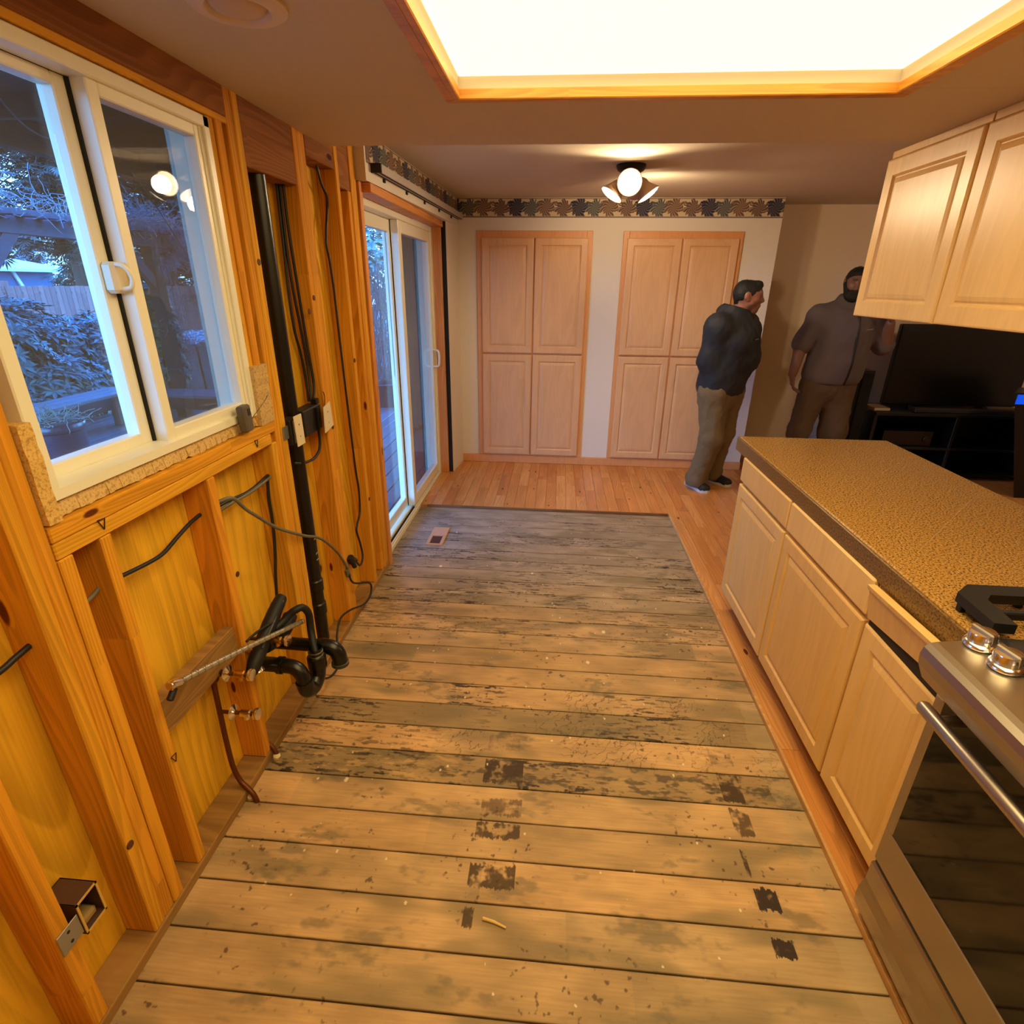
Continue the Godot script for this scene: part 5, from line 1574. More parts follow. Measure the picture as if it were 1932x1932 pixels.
func build_person_navy() -> void:
	var p := thing("person", "person in a navy jacket and khaki trousers, hands in pockets, looking right", "person", Vector3(1.34, 0.02, -4.70))
	var f := Vector3(0.72, 0, 0.69).normalized()
	var r := Vector3(-f.z, 0, f.x)          # the right hand side, towards the camera
	var hc := Vector3(1.432, 1.588, -4.66)
	var hf := Vector3(0.985, -0.02, 0.17).normalized()
	var hu := Vector3(0.03, 1.0, 0.0).normalized()
	hu = (hu - hf * hu.dot(hf)).normalized()
	var neck := Vector3(1.375, 1.43, -4.685)
	var pel := Vector3(1.345, 0.92, -4.70)
	var che := Vector3(1.36, 1.27, -4.70)
	var shr := che + r * 0.175 + Vector3(-0.02, 0.10, 0)
	var shl := che - r * 0.175 + Vector3(0.02, 0.095, 0)
	var elr := Vector3(1.185, 1.12, -4.60)
	var ell := Vector3(1.52, 1.10, -4.86)
	var wrr := Vector3(1.255, 0.985, -4.60)
	var wrl := Vector3(1.475, 0.985, -4.75)
	var hir := Vector3(1.278, 0.86, -4.635)
	var hil := Vector3(1.43, 0.86, -4.765)
	var knr := Vector3(1.305, 0.49, -4.605)
	var knl := Vector3(1.437, 0.49, -4.775)
	var anr := Vector3(1.245, 0.11, -4.665)
	var anl := Vector3(1.425, 0.11, -4.865)
	var g := field_begin()
	field_mesh([[pel, che, 0.11, 0.12], [che, neck, 0.12, 0.06], [neck, hc - hu * 0.04 - hf * 0.02, 0.055, 0.05], [shr, elr, 0.05, 0.042], [elr, wrr, 0.042, 0.03], [shl, ell, 0.05, 0.042], [ell, wrl, 0.042, 0.03], [che, shr, 0.08, 0.055], [che, shl, 0.08, 0.055], [pel, hir, 0.10, 0.08], [pel, hil, 0.10, 0.08], [hir, knr, 0.075, 0.055], [hil, knl, 0.075, 0.055], [knr, anr, 0.055, 0.04], [knl, anl, 0.055, 0.04]], 0.024, 0.05, g)
	field_mesh(head_prims(hc, hf, hu) + neck_prims(hc, hf, hu, neck), 0.0058, 0.022, g)
	field_mesh(hand_prims(wrr, Vector3(0.75, -0.55, 0.1), -r, 0.6, 1.0), 0.006, 0.008, g)
	field_mesh(hand_prims(wrl, Vector3(-0.3, -0.6, 0.45), r, 0.6, -1.0), 0.006, 0.008, g)
	var skin := mat(Color(1, 1, 1), 0.5)
	skin.vertex_color_use_as_albedo = true
	var rr := hf.cross(hu)
	put("body", field_end(g, func(v: Vector3) -> Color:
		var q := v - hc
		var y := q.dot(hu)
		var z := q.dot(hf)
		var x := q.dot(rr)
		var c := Color(0.29, 0.12, 0.068)
		if y < -0.05 and z > 0.0 and y > -0.13:
			c = c.lerp(Color(0.12, 0.07, 0.05), 0.45)       # stubble
		if absf(y + 0.0615) < 0.009 and absf(x) < 0.024 and z > 0.075:
			c = Color(0.30, 0.10, 0.07)
		if absf(y - 0.036) < 0.006 and absf(x) > 0.012 and absf(x) < 0.045 and z > 0.07:
			c = Color(0.03, 0.022, 0.02)
		return c), skin, p)
	eyes(p, hc, hf, hu)
	# short black hair
	var h := field_begin()
	var P := func(x: float, y: float, z: float) -> Vector3:
		return hc + rr * x + hu * y + hf * z
	field_mesh([[P.call(0, 0.044, -0.030), P.call(0, 0.048, 0.030), 0.079, 0.071], [P.call(-0.018, 0.02, -0.040), P.call(-0.018, 0.035, 0.01), 0.068, 0.062], [P.call(0.018, 0.02, -0.040), P.call(0.018, 0.035, 0.01), 0.068, 0.062], [P.call(-0.03, 0.092, 0.066), P.call(0.03, 0.094, 0.066), 0.020, 0.020], [P.call(0, -0.02, -0.05), P.call(0, -0.045, -0.055), 0.050, 0.040]], 0.006, 0.02, h, [[P.call(0, 0.062, 0.086), (hf * 0.80 - hu * 0.60)], [P.call(0, -0.02, 0.012), (hf * 0.75 - hu * 0.66)], [P.call(0, -0.055, 0), -hu]], 0.004, 60.0)
	put("hair", field_end(h), M.hair, p)
	# trousers
	var tr := field_begin()
	field_mesh([[pel + Vector3(0, 0.03, 0), pel - Vector3(0, 0.06, 0), 0.15, 0.15], [pel, hir, 0.14, 0.115], [pel, hil, 0.14, 0.115], [hir, knr, 0.122, 0.095], [hil, knl, 0.118, 0.092], [knr, anr, 0.093, 0.082], [knl, anl, 0.090, 0.078], [anr, anr - Vector3(0, 0.04, -0.01), 0.080, 0.078], [anl, anl - Vector3(0, 0.03, -0.01), 0.078, 0.076]], 0.012, 0.05, tr, [[Vector3(0, 0.052, 0), Vector3.DOWN]], 0.012, 13.0)
	put("trousers", field_end(tr), mat(Color(0.42, 0.345, 0.225), 0.85), p)
	# jacket with stand-up collar
	var j := field_begin()
	var bel := pel + f * 0.055 + Vector3(0.03, 0, 0) + Vector3(0, 0.20, 0)
	var jp := [[pel + Vector3(0, 0.0, 0), che, 0.165, 0.165], [bel - r * 0.06, bel + r * 0.05 + Vector3(0, 0.14, 0), 0.145, 0.145], [che + f * 0.05 - r * 0.06 + Vector3(0.02, 0.06, 0), che + f * 0.06 - r * 0.05 + Vector3(0.02, -0.10, 0), 0.130, 0.14], [pel + r * 0.05 + Vector3(-0.02, 0.0, 0), che + r * 0.04, 0.150, 0.15], [pel - r * 0.07, che - r * 0.05, 0.145, 0.15], [che + Vector3(-0.03, 0.05, 0), neck - Vector3(0, 0.02, 0), 0.150, 0.088], [neck - Vector3(0.02, 0.06, 0), shr, 0.095, 0.084], [neck - Vector3(0, 0.05, 0), shl, 0.095, 0.082], [che, shr, 0.13, 0.084], [che, shl, 0.13, 0.082], [shr, elr, 0.086, 0.074], [elr, wrr, 0.076, 0.068], [shl, ell, 0.084, 0.072], [ell, wrl, 0.074, 0.066], [neck, neck + Vector3(0.0, 0.05, 0), 0.088, 0.084], [neck + Vector3(-0.10, 0.05, -0.01), neck + Vector3(-0.03, 0.075, 0.02), 0.050, 0.055]]
	field_mesh(jp, 0.012, 0.06, j, [[Vector3(1.34, 0.840, -4.7), Vector3(0.06, -1, 0).normalized()], [neck + Vector3(0, 0.085, 0), Vector3(0.25, 1, 0).normalized()]], 0.010, 9.0)
	var jk := put("jacket", field_end(j), mat(Color(0.105, 0.112, 0.14), 0.75), p)
	var lg := MB.new()
	lg.tube([front_of(jp, 0.06, 1.505, 1.285, -4.2), front_of(jp, 0.06, 1.535, 1.288, -4.2)], 0.004, 6)
	put("stitched_mark", lg, mat(Color(0.45, 0.47, 0.42), 0.8), jk)
	shoe(p, Vector3(1.205, 0.03, -4.78), Vector3(1.335, 0.03, -4.50))
	shoe(p, Vector3(1.395, 0.03, -4.935), Vector3(1.56, 0.03, -4.72))


func build_person_grey() -> void:
	var p := thing("person", "bearded person in a grey zip fleece and brown trousers with one hand raised", "person", Vector3(2.36, 0.02, -5.10))
	var f := Vector3(0.10, -0.03, 1.0).normalized()
	var hc := Vector3(2.405, 1.690, -5.08)
	var hf := Vector3(-0.34, -0.10, 0.93).normalized()
	var hu := Vector3(0.10, 1.0, 0.05).normalized()
	hu = (hu - hf * hu.dot(hf)).normalized()
	var neck := Vector3(2.405, 1.545, -5.11)
	var pel := Vector3(2.36, 0.93, -5.10)
	var che := Vector3(2.385, 1.33, -5.10)
	var shr := Vector3(2.19, 1.43, -5.13)
	var shl := Vector3(2.60, 1.43, -5.07)
	var elr := Vector3(2.075, 1.20, -5.09)
	var wrr := Vector3(2.025, 0.965, -5.03)
	var ell := Vector3(2.735, 1.195, -5.06)
	var wrl := Vector3(2.668, 1.40, -4.93)
	var hir := Vector3(2.265, 0.86, -5.10)
	var hil := Vector3(2.462, 0.86, -5.10)
	var knr := Vector3(2.195, 0.47, -5.07)
	var knl := Vector3(2.488, 0.47, -5.08)
	var anr := Vector3(2.17, 0.11, -5.11)
	var anl := Vector3(2.50, 0.11, -5.12)
	var g := field_begin()
	field_mesh([[pel, che, 0.12, 0.13], [che, neck, 0.12, 0.06], [neck, hc - hu * 0.04 - hf * 0.02, 0.06, 0.055], [shr, elr, 0.058, 0.047], [elr, wrr, 0.054, 0.036], [shl, ell, 0.058, 0.052], [ell, wrl, 0.056, 0.037], [che, shr, 0.09, 0.06], [che, shl, 0.09, 0.06], [pel, hir, 0.11, 0.08], [pel, hil, 0.11, 0.08], [hir, knr, 0.075, 0.055], [hil, knl, 0.075, 0.055], [knr, anr, 0.055, 0.04], [knl, anl, 0.055, 0.04]], 0.016, 0.05, g)
	field_mesh(head_prims(hc, hf, hu, 1.03) + neck_prims(hc, hf, hu, neck), 0.0058, 0.022, g)
	field_mesh(hand_prims(wrr, Vector3(0.12, -1.0, 0.1), Vector3(1, 0, 0.2), 0.35, -1.0), 0.005, 0.008, g)
	field_mesh(hand_prims(wrl, Vector3(-0.18, 1.0, 0.12), Vector3(-0.9, 0.0, -0.3), 0.55, 1.0), 0.005, 0.008, g)
	var skin := mat(Color(1, 1, 1), 0.5)
	skin.vertex_color_use_as_albedo = true
	var rr := hf.cross(hu)
	put("body", field_end(g, func(v: Vector3) -> Color:
		var q := v - hc
		var y := q.dot(hu)
		var z := q.dot(hf)
		var x := q.dot(rr)
		var c := Color(0.20, 0.092, 0.055)
		if absf(y + 0.063) < 0.009 and absf(x) < 0.024 and z > 0.075:
			c = Color(0.26, 0.09, 0.07)
		if absf(y - 0.037) < 0.008 and absf(x) > 0.010 and absf(x) < 0.048 and z > 0.07:
			c = Color(0.03, 0.022, 0.02)
		return c), skin, p)
	eyes(p, hc, hf, hu)
	var P := func(x: float, y: float, z: float) -> Vector3:
		return hc + rr * x + hu * y + hf * z
	var h := field_begin()
	field_mesh([[P.call(0, 0.046, -0.030), P.call(0, 0.054, 0.030), 0.084, 0.074], [P.call(-0.018, 0.02, -0.040), P.call(-0.018, 0.035, 0.01), 0.071, 0.066], [P.call(0.018, 0.02, -0.040), P.call(0.018, 0.035, 0.01), 0.071, 0.066]], 0.006, 0.02, h, [[P.call(0, 0.068, 0.088), (hf * 0.72 - hu * 0.69)], [P.call(0, -0.05, 0), -hu]], 0.004, 60.0)
	put("hair", field_end(h), M.hair, p)
	var b := field_begin()
	field_mesh([[P.call(-0.066, -0.012, 0.020), P.call(-0.036, -0.080, 0.066), 0.028, 0.034], [P.call(0.066, -0.012, 0.020), P.call(0.036, -0.080, 0.066), 0.028, 0.034], [P.call(-0.024, -0.092, 0.080), P.call(0.024, -0.092, 0.080), 0.036, 0.036], [P.call(0, -0.10, 0.075), P.call(0, -0.135, 0.070), 0.036, 0.022], [P.call(-0.020, -0.046, 0.098), P.call(0.020, -0.046, 0.098), 0.010, 0.010], [P.call(-0.034, -0.06, 0.09), P.call(0.034, -0.06, 0.09), 0.009, 0.009]], 0.006, 0.016, b, [], 0.005, 60.0)
	put("beard", field_end(b), M.hair, p)
	var tr := field_begin()
	field_mesh([[pel + Vector3(0, 0.06, 0), pel - Vector3(0, 0.06, 0), 0.165, 0.16], [pel + Vector3(-0.06, 0.03, 0), hir, 0.15, 0.115], [pel + Vector3(0.06, 0.03, 0), hil, 0.15, 0.12], [hir, knr, 0.122, 0.092], [hil, knl, 0.130, 0.112], [knr, anr, 0.085, 0.078], [knl, anl, 0.108, 0.085], [anr, anr - Vector3(0, 0.05, 0), 0.078, 0.078], [anl, anl - Vector3(0, 0.05, 0), 0.085, 0.083]], 0.014, 0.05, tr, [[Vector3(0, 0.045, 0), Vector3.DOWN]], 0.010, 14.0)
	put("trousers", field_end(tr), mat(Color(0.34, 0.265, 0.19), 0.85), p)
	var j := field_begin()
	var jp := [[pel + Vector3(-0.03, 0.05, 0), che + Vector3(-0.03, 0.02, 0), 0.190, 0.180], [pel + Vector3(0.08, 0.06, 0), che + Vector3(0.06, 0.02, 0), 0.185, 0.180], [pel + Vector3(0.02, 0.14, 0.05), che + Vector3(0.01, -0.06, 0.04), 0.165, 0.15], [che + Vector3(0, 0.05, 0), neck - Vector3(0, 0.02, 0), 0.16, 0.095], [neck - Vector3(0, 0.03, 0), shr, 0.090, 0.084], [neck - Vector3(0, 0.03, 0), shl, 0.090, 0.084], [che, shr, 0.12, 0.086], [che, shl, 0.12, 0.086], [shr, elr.lerp(shr, 0.06), 0.092, 0.086], [shl, ell.lerp(shl, 0.10), 0.092, 0.086], [neck, neck + Vector3(0.0, 0.045, 0.0), 0.084, 0.082]]
	field_mesh(jp, 0.013, 0.045, j, [[Vector3(0, 0.895, 0), Vector3(0.0, -1, 0)], [neck + Vector3(0, 0.062, 0), Vector3(0, 1, 0.25).normalized()]], 0.010, 8.0)
	var jk := put("fleece", field_end(j), mat(Color(0.36, 0.315, 0.32), 0.9), p)
	var zp := []
	for q in [[2.412, 1.47], [2.420, 1.42], [2.424, 1.34], [2.424, 1.25], [2.424, 1.16], [2.422, 1.07], [2.420, 0.98], [2.418, 0.90]]:
		zp.append(front_of(jp, 0.045, q[0], q[1], -4.5))
	put("zipper", cable(zp, 0.009, 6), M.black, jk)
	var lg := MB.new()
	lg.tube([front_of(jp, 0.045, 2.495, 1.345, -4.5), front_of(jp, 0.045, 2.525, 1.347, -4.5), front_of(jp, 0.045, 2.555, 1.349, -4.5)], 0.006, 6)
	put("stitched_mark", lg, mat(Color(0.58, 0.53, 0.46), 0.8), jk)
	# dark collar of the shirt beneath
	var cl := field_begin()
	field_mesh([[neck + Vector3(0, 0.0, 0.01), neck + Vector3(0.005, 0.055, 0.02), 0.080, 0.078], [neck + Vector3(0.005, -0.03, 0.05), neck + Vector3(0.01, -0.14, 0.085), 0.055, 0.03]], 0.009, 0.03, cl, [[neck + Vector3(0, 0.085, 0), Vector3(0, 1, 0.1).normalized()]])
	put("inner_collar", field_end(cl), mat(Color(0.04, 0.038, 0.042), 0.9), p)
	shoe(p, Vector3(2.17, 0.03, -5.16), Vector3(2.13, 0.03, -4.90))
	shoe(p, Vector3(2.50, 0.03, -5.17), Vector3(2.54, 0.03, -4.90))


func glowing(c: Color, e: float) -> StandardMaterial3D:
	var m := mat(Color(0.9, 0.88, 0.84), 0.5)
	m.emission_enabled = true
	m.emission = c
	m.emission_energy_multiplier = e
	return m


func build_ceiling_fitting() -> void:
	var at := Vector3(0.393, 2.33, -3.9)
	var t := thing("ceiling_spotlight", "dark ceiling fitting with lit spotlight heads turned different ways", "ceiling light", at)
	var m := MB.new()
	m.lathe(at, Vector3.DOWN, [Vector2(0.0, 0), Vector2(0.088, 0.0), Vector2(0.090, 0.010), Vector2(0.078, 0.030), Vector2(0.060, 0.040), Vector2(0.034, 0.048), Vector2(0.030, 0.085), Vector2(0.022, 0.095), Vector2(0.0, 0.098)], 32)
	put("canopy", m, M.bronze, t)
	var dirs := [Vector3(-0.12, -0.20, 1.0), Vector3(-0.62, -0.95, 0.16), Vector3(0.70, -0.95, 0.10), Vector3(0.42, -0.42, -0.8)]
	for k in 4:
		var d: Vector3 = (dirs[k] as Vector3).normalized()
		var hub := at + Vector3(0, -0.060, 0)
		var root: Vector3 = hub + Vector3(d.x, 0.0, d.z).normalized() * [0.045, 0.075, 0.075, 0.07][k] + Vector3(0, [-0.035, -0.045, -0.045, -0.02][k], 0)
		var a := MB.new()
		a.tube(spline([hub, hub.lerp(root, 0.6) + Vector3(0, 0.006, 0), root]), 0.009, 10)
		put("arm", a, M.bronze, t)
		var s := MB.new()
		s.lathe(root - d * 0.01, d, [Vector2(0.0, -0.012), Vector2(0.020, -0.010), Vector2(0.032, 0.008), Vector2(0.046, 0.034), Vector2(0.060, 0.058), Vector2(0.073, 0.074), Vector2(0.0745, 0.078), Vector2(0.071, 0.079), Vector2(0.056, 0.062), Vector2(0.042, 0.038), Vector2(0.028, 0.014), Vector2(0.0, 0.004)], 32)
		var sh := put("shade", s, mat(Color(0.80, 0.68, 0.56), 0.5), t)
		var b := MB.new()
		var bc := root + d * 0.062
		b.lathe(bc - d * 0.045, d, [Vector2(0.0, 0), Vector2(0.020, 0.0), Vector2(0.034, 0.012), Vector2(0.064, 0.042), Vector2(0.066, 0.048), Vector2(0.058, 0.056), Vector2(0.035, 0.062), Vector2(0.0, 0.064)], 28)
		put("bulb", b, glowing(FANC, 16.0), sh)
		var o := SpotLight3D.new()
		o.name = "bulb_light"
		o.light_color = FANC
		o.light_energy = FANE
		o.light_size = 0.05
		o.spot_range = 12.0
		o.spot_angle = 78.0
		o.spot_angle_attenuation = 0.6
		o.spot_attenuation = 2.0
		o.shadow_enabled = true
		t.add_child(o, true)
		o.position = bc + d * 0.070 - at
		o.basis = Basis.looking_at(d, Vector3.UP if absf(d.y) < 0.9 else Vector3.RIGHT)


func build_living() -> void:
	var tv := thing("television", "large switched-off black television on the low stand", "television", Vector3(3.58, 0.63, -5.36))
	put("case", bx(Vector3(3.0, 0.672, -5.40), Vector3(4.16, 1.372, -5.345), 0.008), mat(Color(0.02, 0.02, 0.02), 0.4), tv)
	put("screen", bx(Vector3(3.012, 0.690, -5.346), Vector3(4.148, 1.360, -5.342), 0.001), mat(Color(0.012, 0.011, 0.011), 0.3), tv)
	for x in [3.25, 3.90]:
		var m := MB.new()
		m.hexa([Vector3(x - 0.03, 0.635, -5.30), Vector3(x + 0.03, 0.635, -5.30), Vector3(x + 0.03, 0.635, -5.46), Vector3(x - 0.03, 0.635, -5.46), Vector3(x - 0.012, 0.675, -5.365), Vector3(x + 0.012, 0.675, -5.365), Vector3(x + 0.012, 0.675, -5.385), Vector3(x - 0.012, 0.675, -5.385)])
		put("foot", m, mat(Color(0.02, 0.02, 0.02), 0.5), tv)
	var s := thing("television_stand", "low black television stand with open shelves", "tv stand", Vector3(3.55, 0.02, -5.38))
	var bm := mat(Color(0.022, 0.02, 0.022), 0.45)
	for y in [[0.605, 0.633], [0.30, 0.322], [0.06, 0.085]]:
		put("shelf", bx(Vector3(2.86, y[0], -5.60), Vector3(4.30, y[1], -5.14), 0.003), bm, s)
	for x in [2.86, 3.56, 4.27]:
		put("side_panel", bx(Vector3(x, 0.02, -5.59), Vector3(x + 0.03, 0.606, -5.15), 0.003), bm, s)
	put("back_panel", bx(Vector3(2.89, 0.06, -5.60), Vector3(4.27, 0.606, -5.585), 0), bm, s)
	var dk := mat(Color(0.03, 0.03, 0.034), 0.35)
	var av := thing("receiver", "black audio receiver on the left shelf of the television stand", "receiver", Vector3(3.2, 0.322, -5.35))
	put("case", bx(Vector3(3.0, 0.324, -5.52), Vector3(3.43, 0.46, -5.19), 0.004), dk, av)
	put("dial", _dial(Vector3(3.37, 0.39, -5.19)), dk, av)
	var cb := thing("soundbar", "slim brown strip of a soundbar lying in front of the television", "soundbar", Vector3(3.75, 0.633, -5.2))
	put("bar", bx(Vector3(3.20, 0.634, -5.235), Vector3(4.12, 0.672, -5.165), 0.006), mat(Color(0.11, 0.085, 0.07), 0.6), cb)
	var sp := thing("tower_speaker", "slim black tower speaker behind the person in grey", "speaker", Vector3(2.70, 0.02, -5.25))
	put("cabinet", bx(Vector3(2.69, 0.045, -5.36), Vector3(2.80, 0.985, -5.20), 0.006), mat(Color(0.018, 0.018, 0.02), 0.4), sp)
	put("base", bx(Vector3(2.66, 0.02, -5.40), Vector3(2.83, 0.046, -5.16), 0.004), mat(Color(0.018, 0.018, 0.02), 0.4), sp)
	put("grille", bx(Vector3(2.70, 0.30, -5.20), Vector3(2.79, 0.965, -5.194), 0.002), mat(Color(0.03, 0.03, 0.032), 0.9), sp)
	var bk := thing("book", "pale closed book lying on the left end of the television stand", "book", Vector3(2.93, 0.633, -5.3))
	put("cover", bx(Vector3(2.865, 0.634, -5.40), Vector3(3.00, 0.664, -5.20), 0.003), mat(Color(0.55, 0.46, 0.36), 0.7), bk)
	put("pages", bx(Vector3(2.868, 0.639, -5.398), Vector3(3.002, 0.659, -5.198), 0.001), mat(Color(0.75, 0.68, 0.56), 0.8), bk)
	# slanting black appliance with a small blue display
	var a := thing("appliance", "slanting black upright appliance with a blue lit display at the edge of the living room", "appliance", Vector3(4.0, 0.02, -4.80))
	var am := MB.new()
	am.hexa([Vector3(4.16, 0.02, -5.00), Vector3(4.40, 0.02, -5.00), Vector3(4.25, 0.02, -4.72), Vector3(3.92, 0.02, -4.72), Vector3(3.90, 0.80, -5.00), Vector3(4.15, 0.80, -5.00), Vector3(4.05, 0.80, -4.72), Vector3(3.665, 0.80, -4.72)])
	put("case", am, mat(Color(0.02, 0.02, 0.022), 0.4), a)
	var ah := MB.new()
	ah.hexa([Vector3(3.87, 0.80, -4.98), Vector3(4.15, 0.80, -4.98), Vector3(4.05, 0.80, -4.705), Vector3(3.64, 0.80, -4.705), Vector3(3.85, 0.905, -4.98), Vector3(4.15, 0.905, -4.98), Vector3(4.05, 0.905, -4.705), Vector3(3.62, 0.905, -4.705)])
	put("head", ah, mat(Color(0.02, 0.02, 0.022), 0.4), a)
	var dm := mat(Color(0.0, 0.05, 0.2), 0.3)
	dm.emission_enabled = true
	dm.emission = Color(0.0, 0.35, 1.0)
	dm.emission_energy_multiplier = 0.8
	put("display", bx(Vector3(3.650, 0.815, -4.706), Vector3(3.80, 0.890, -4.701), 0.001), dm, a)
	var al := AreaLight3D.new()
	al.name = "display_light"
	al.area_size = Vector2(0.14, 0.08)
	al.light_color = Color(0.0, 0.35, 1.0)
	al.light_energy = 0.004
	al.shadow_enabled = true
	al.rotation_degrees = Vector3(0, 180, 0)
	a.add_child(al)
	al.position = Vector3(3.725, 0.852, -4.692) - a.position


func build_living_lamp() -> void:
	# the living room's own ceiling lamp, out of sight behind the wall cabinets
	var at := Vector3(4.1, 2.33, -3.3)
	var t := thing("ceiling_lamp", "round frosted ceiling lamp of the living room behind the wall cabinets", "ceiling light", at)
	var m := MB.new()
	m.lathe(at, Vector3.DOWN, [Vector2(0, 0), Vector2(0.17, 0), Vector2(0.17, 0.03), Vector2(0.155, 0.035), Vector2(0, 0.035)], 32)
	put("base", m, M.bronze, t)
	var g := MB.new()
	g.lathe(at + Vector3(0, -0.034, 0), Vector3.DOWN, [Vector2(0.155, 0), Vector2(0.150, 0.03), Vector2(0.12, 0.065), Vector2(0.06, 0.085), Vector2(0, 0.09)], 32)
	put("bowl", g, glowing(FANC, 2.0), t)
	var o := OmniLight3D.new()
	o.name = "bowl_light"
	o.light_color = FANC
	o.light_energy = ROOM
	o.light_size = 0.1
	o.omni_range = 12.0
	o.omni_attenuation = 2.0
	o.shadow_enabled = true
	t.add_child(o)
	o.position = Vector3(0, -0.18, 0)


func _dial(at: Vector3) -> MB:
	var m := MB.new()
	m.lathe(at, Vector3(0, 0, 1), [Vector2(0.024, 0), Vector2(0.024, 0.012), Vector2(0.02, 0.016), Vector2(0, 0.016)], 18)
	return m


# ---------------------------------------------------------------- outdoors
func leaf_mesh(l: float, w: float) -> ArrayMesh:
	var m := MB.new()
	var up := Vector3(0, 1, 0)
	var p := [Vector3(0, 0, 0), Vector3(w * 0.42, 0.06 * l, l * 0.35), Vector3(w * 0.5, 0.05 * l, l * 0.6), Vector3(0, -0.06 * l, l), Vector3(-w * 0.5, 0.05 * l, l * 0.6), Vector3(-w * 0.42, 0.06 * l, l * 0.35)]
	var a := Vector3(0, 0.02 * l, l * 0.35)
	var b := Vector3(0, 0.0, l * 0.62)
	m.face([p[0], p[1], a], up)
	m.face([p[0], a, p[5]], up)
	m.face([p[1], p[2], b, a], up)
	m.face([p[5], a, b, p[4]], up)
	m.face([p[2], p[3], b], up)
	m.face([p[4], b, p[3]], up)
	return m.mesh()


func scatter(called: String, parent: Node, mesh: Mesh, m: Material, places: Array, cols: Array) -> void:
	var mm := MultiMesh.new()
	mm.transform_format = MultiMesh.TRANSFORM_3D
	mm.use_colors = true
	mm.mesh = mesh
	mm.instance_count = places.size()
	for i in places.size():
		mm.set_instance_transform(i, places[i])
		mm.set_instance_color(i, cols[i])
	var o := MultiMeshInstance3D.new()
	o.name = numbered(parent, called)
	o.multimesh = mm
	o.material_override = m
	o.set_meta("kind", "stuff")
	parent.add_child(o, true)
	o.position = -(parent as Node3D).position


func leaf_mat() -> StandardMaterial3D:
	var m := mat(Color(1, 1, 1), 0.5)
	m.vertex_color_use_as_albedo = true
	return m


# leaves in whorls over blobs [centre, radii]
func shrub(called: String, label: String, blobs: Array, count: int, leaf: Vector2, c0: Color, c1: Color, stems: Array, whorl := 6) -> void:
	var t := thing(called, label, "shrub", Vector3(blobs[0][0].x, -0.25, blobs[0][0].z))
	var places := []
	var cols := []
	for i in count:
		var b: Array = blobs[rng.randi() % blobs.size()]
		var d := Vector3(rng.randfn(), rng.randfn(), rng.randfn()).normalized()
		d.y = absf(d.y) if rng.randf() < 0.7 else d.y
		var rad: Vector3 = b[1]
		var k := 1.0 - 0.35 * rng.randf() * rng.randf()
		k *= 1.0 + 0.16 * noise.get_noise_3d(d.x * 2.5 + b[0].x, d.y * 2.5, d.z * 2.5 + b[0].z)
		var at: Vector3 = b[0] + d * rad * k
		var out := (d / rad).normalized()
		out = (out + Vector3(0, 0.5, 0)).normalized()
		var e := out.cross(Vector3(0.3, 0.9, 0.2)).normalized()
		var f := out.cross(e)
		for q in whorl:
			var a := TAU * (q + rng.randf() * 0.5) / whorl
			var dir := (e * cos(a) + f * sin(a) + out * (0.1 + 0.35 * rng.randf())).normalized()
			var side := out.cross(dir).normalized()
			var s := rng.randf_range(0.75, 1.2)
			places.append(Transform3D(Basis(side, dir.cross(side), dir) * s, at))
			cols.append(c0.lerp(c1, rng.randf()))
	scatter("foliage", t, leaf_mesh(leaf.x, leaf.y), leaf_mat(), places, cols)
	for s in stems:
		var m := MB.new()
		m.tube(spline(s, 4), 0.02, 6)
		put("stem", m, mat(Color(0.20, 0.15, 0.11), 0.9), t)


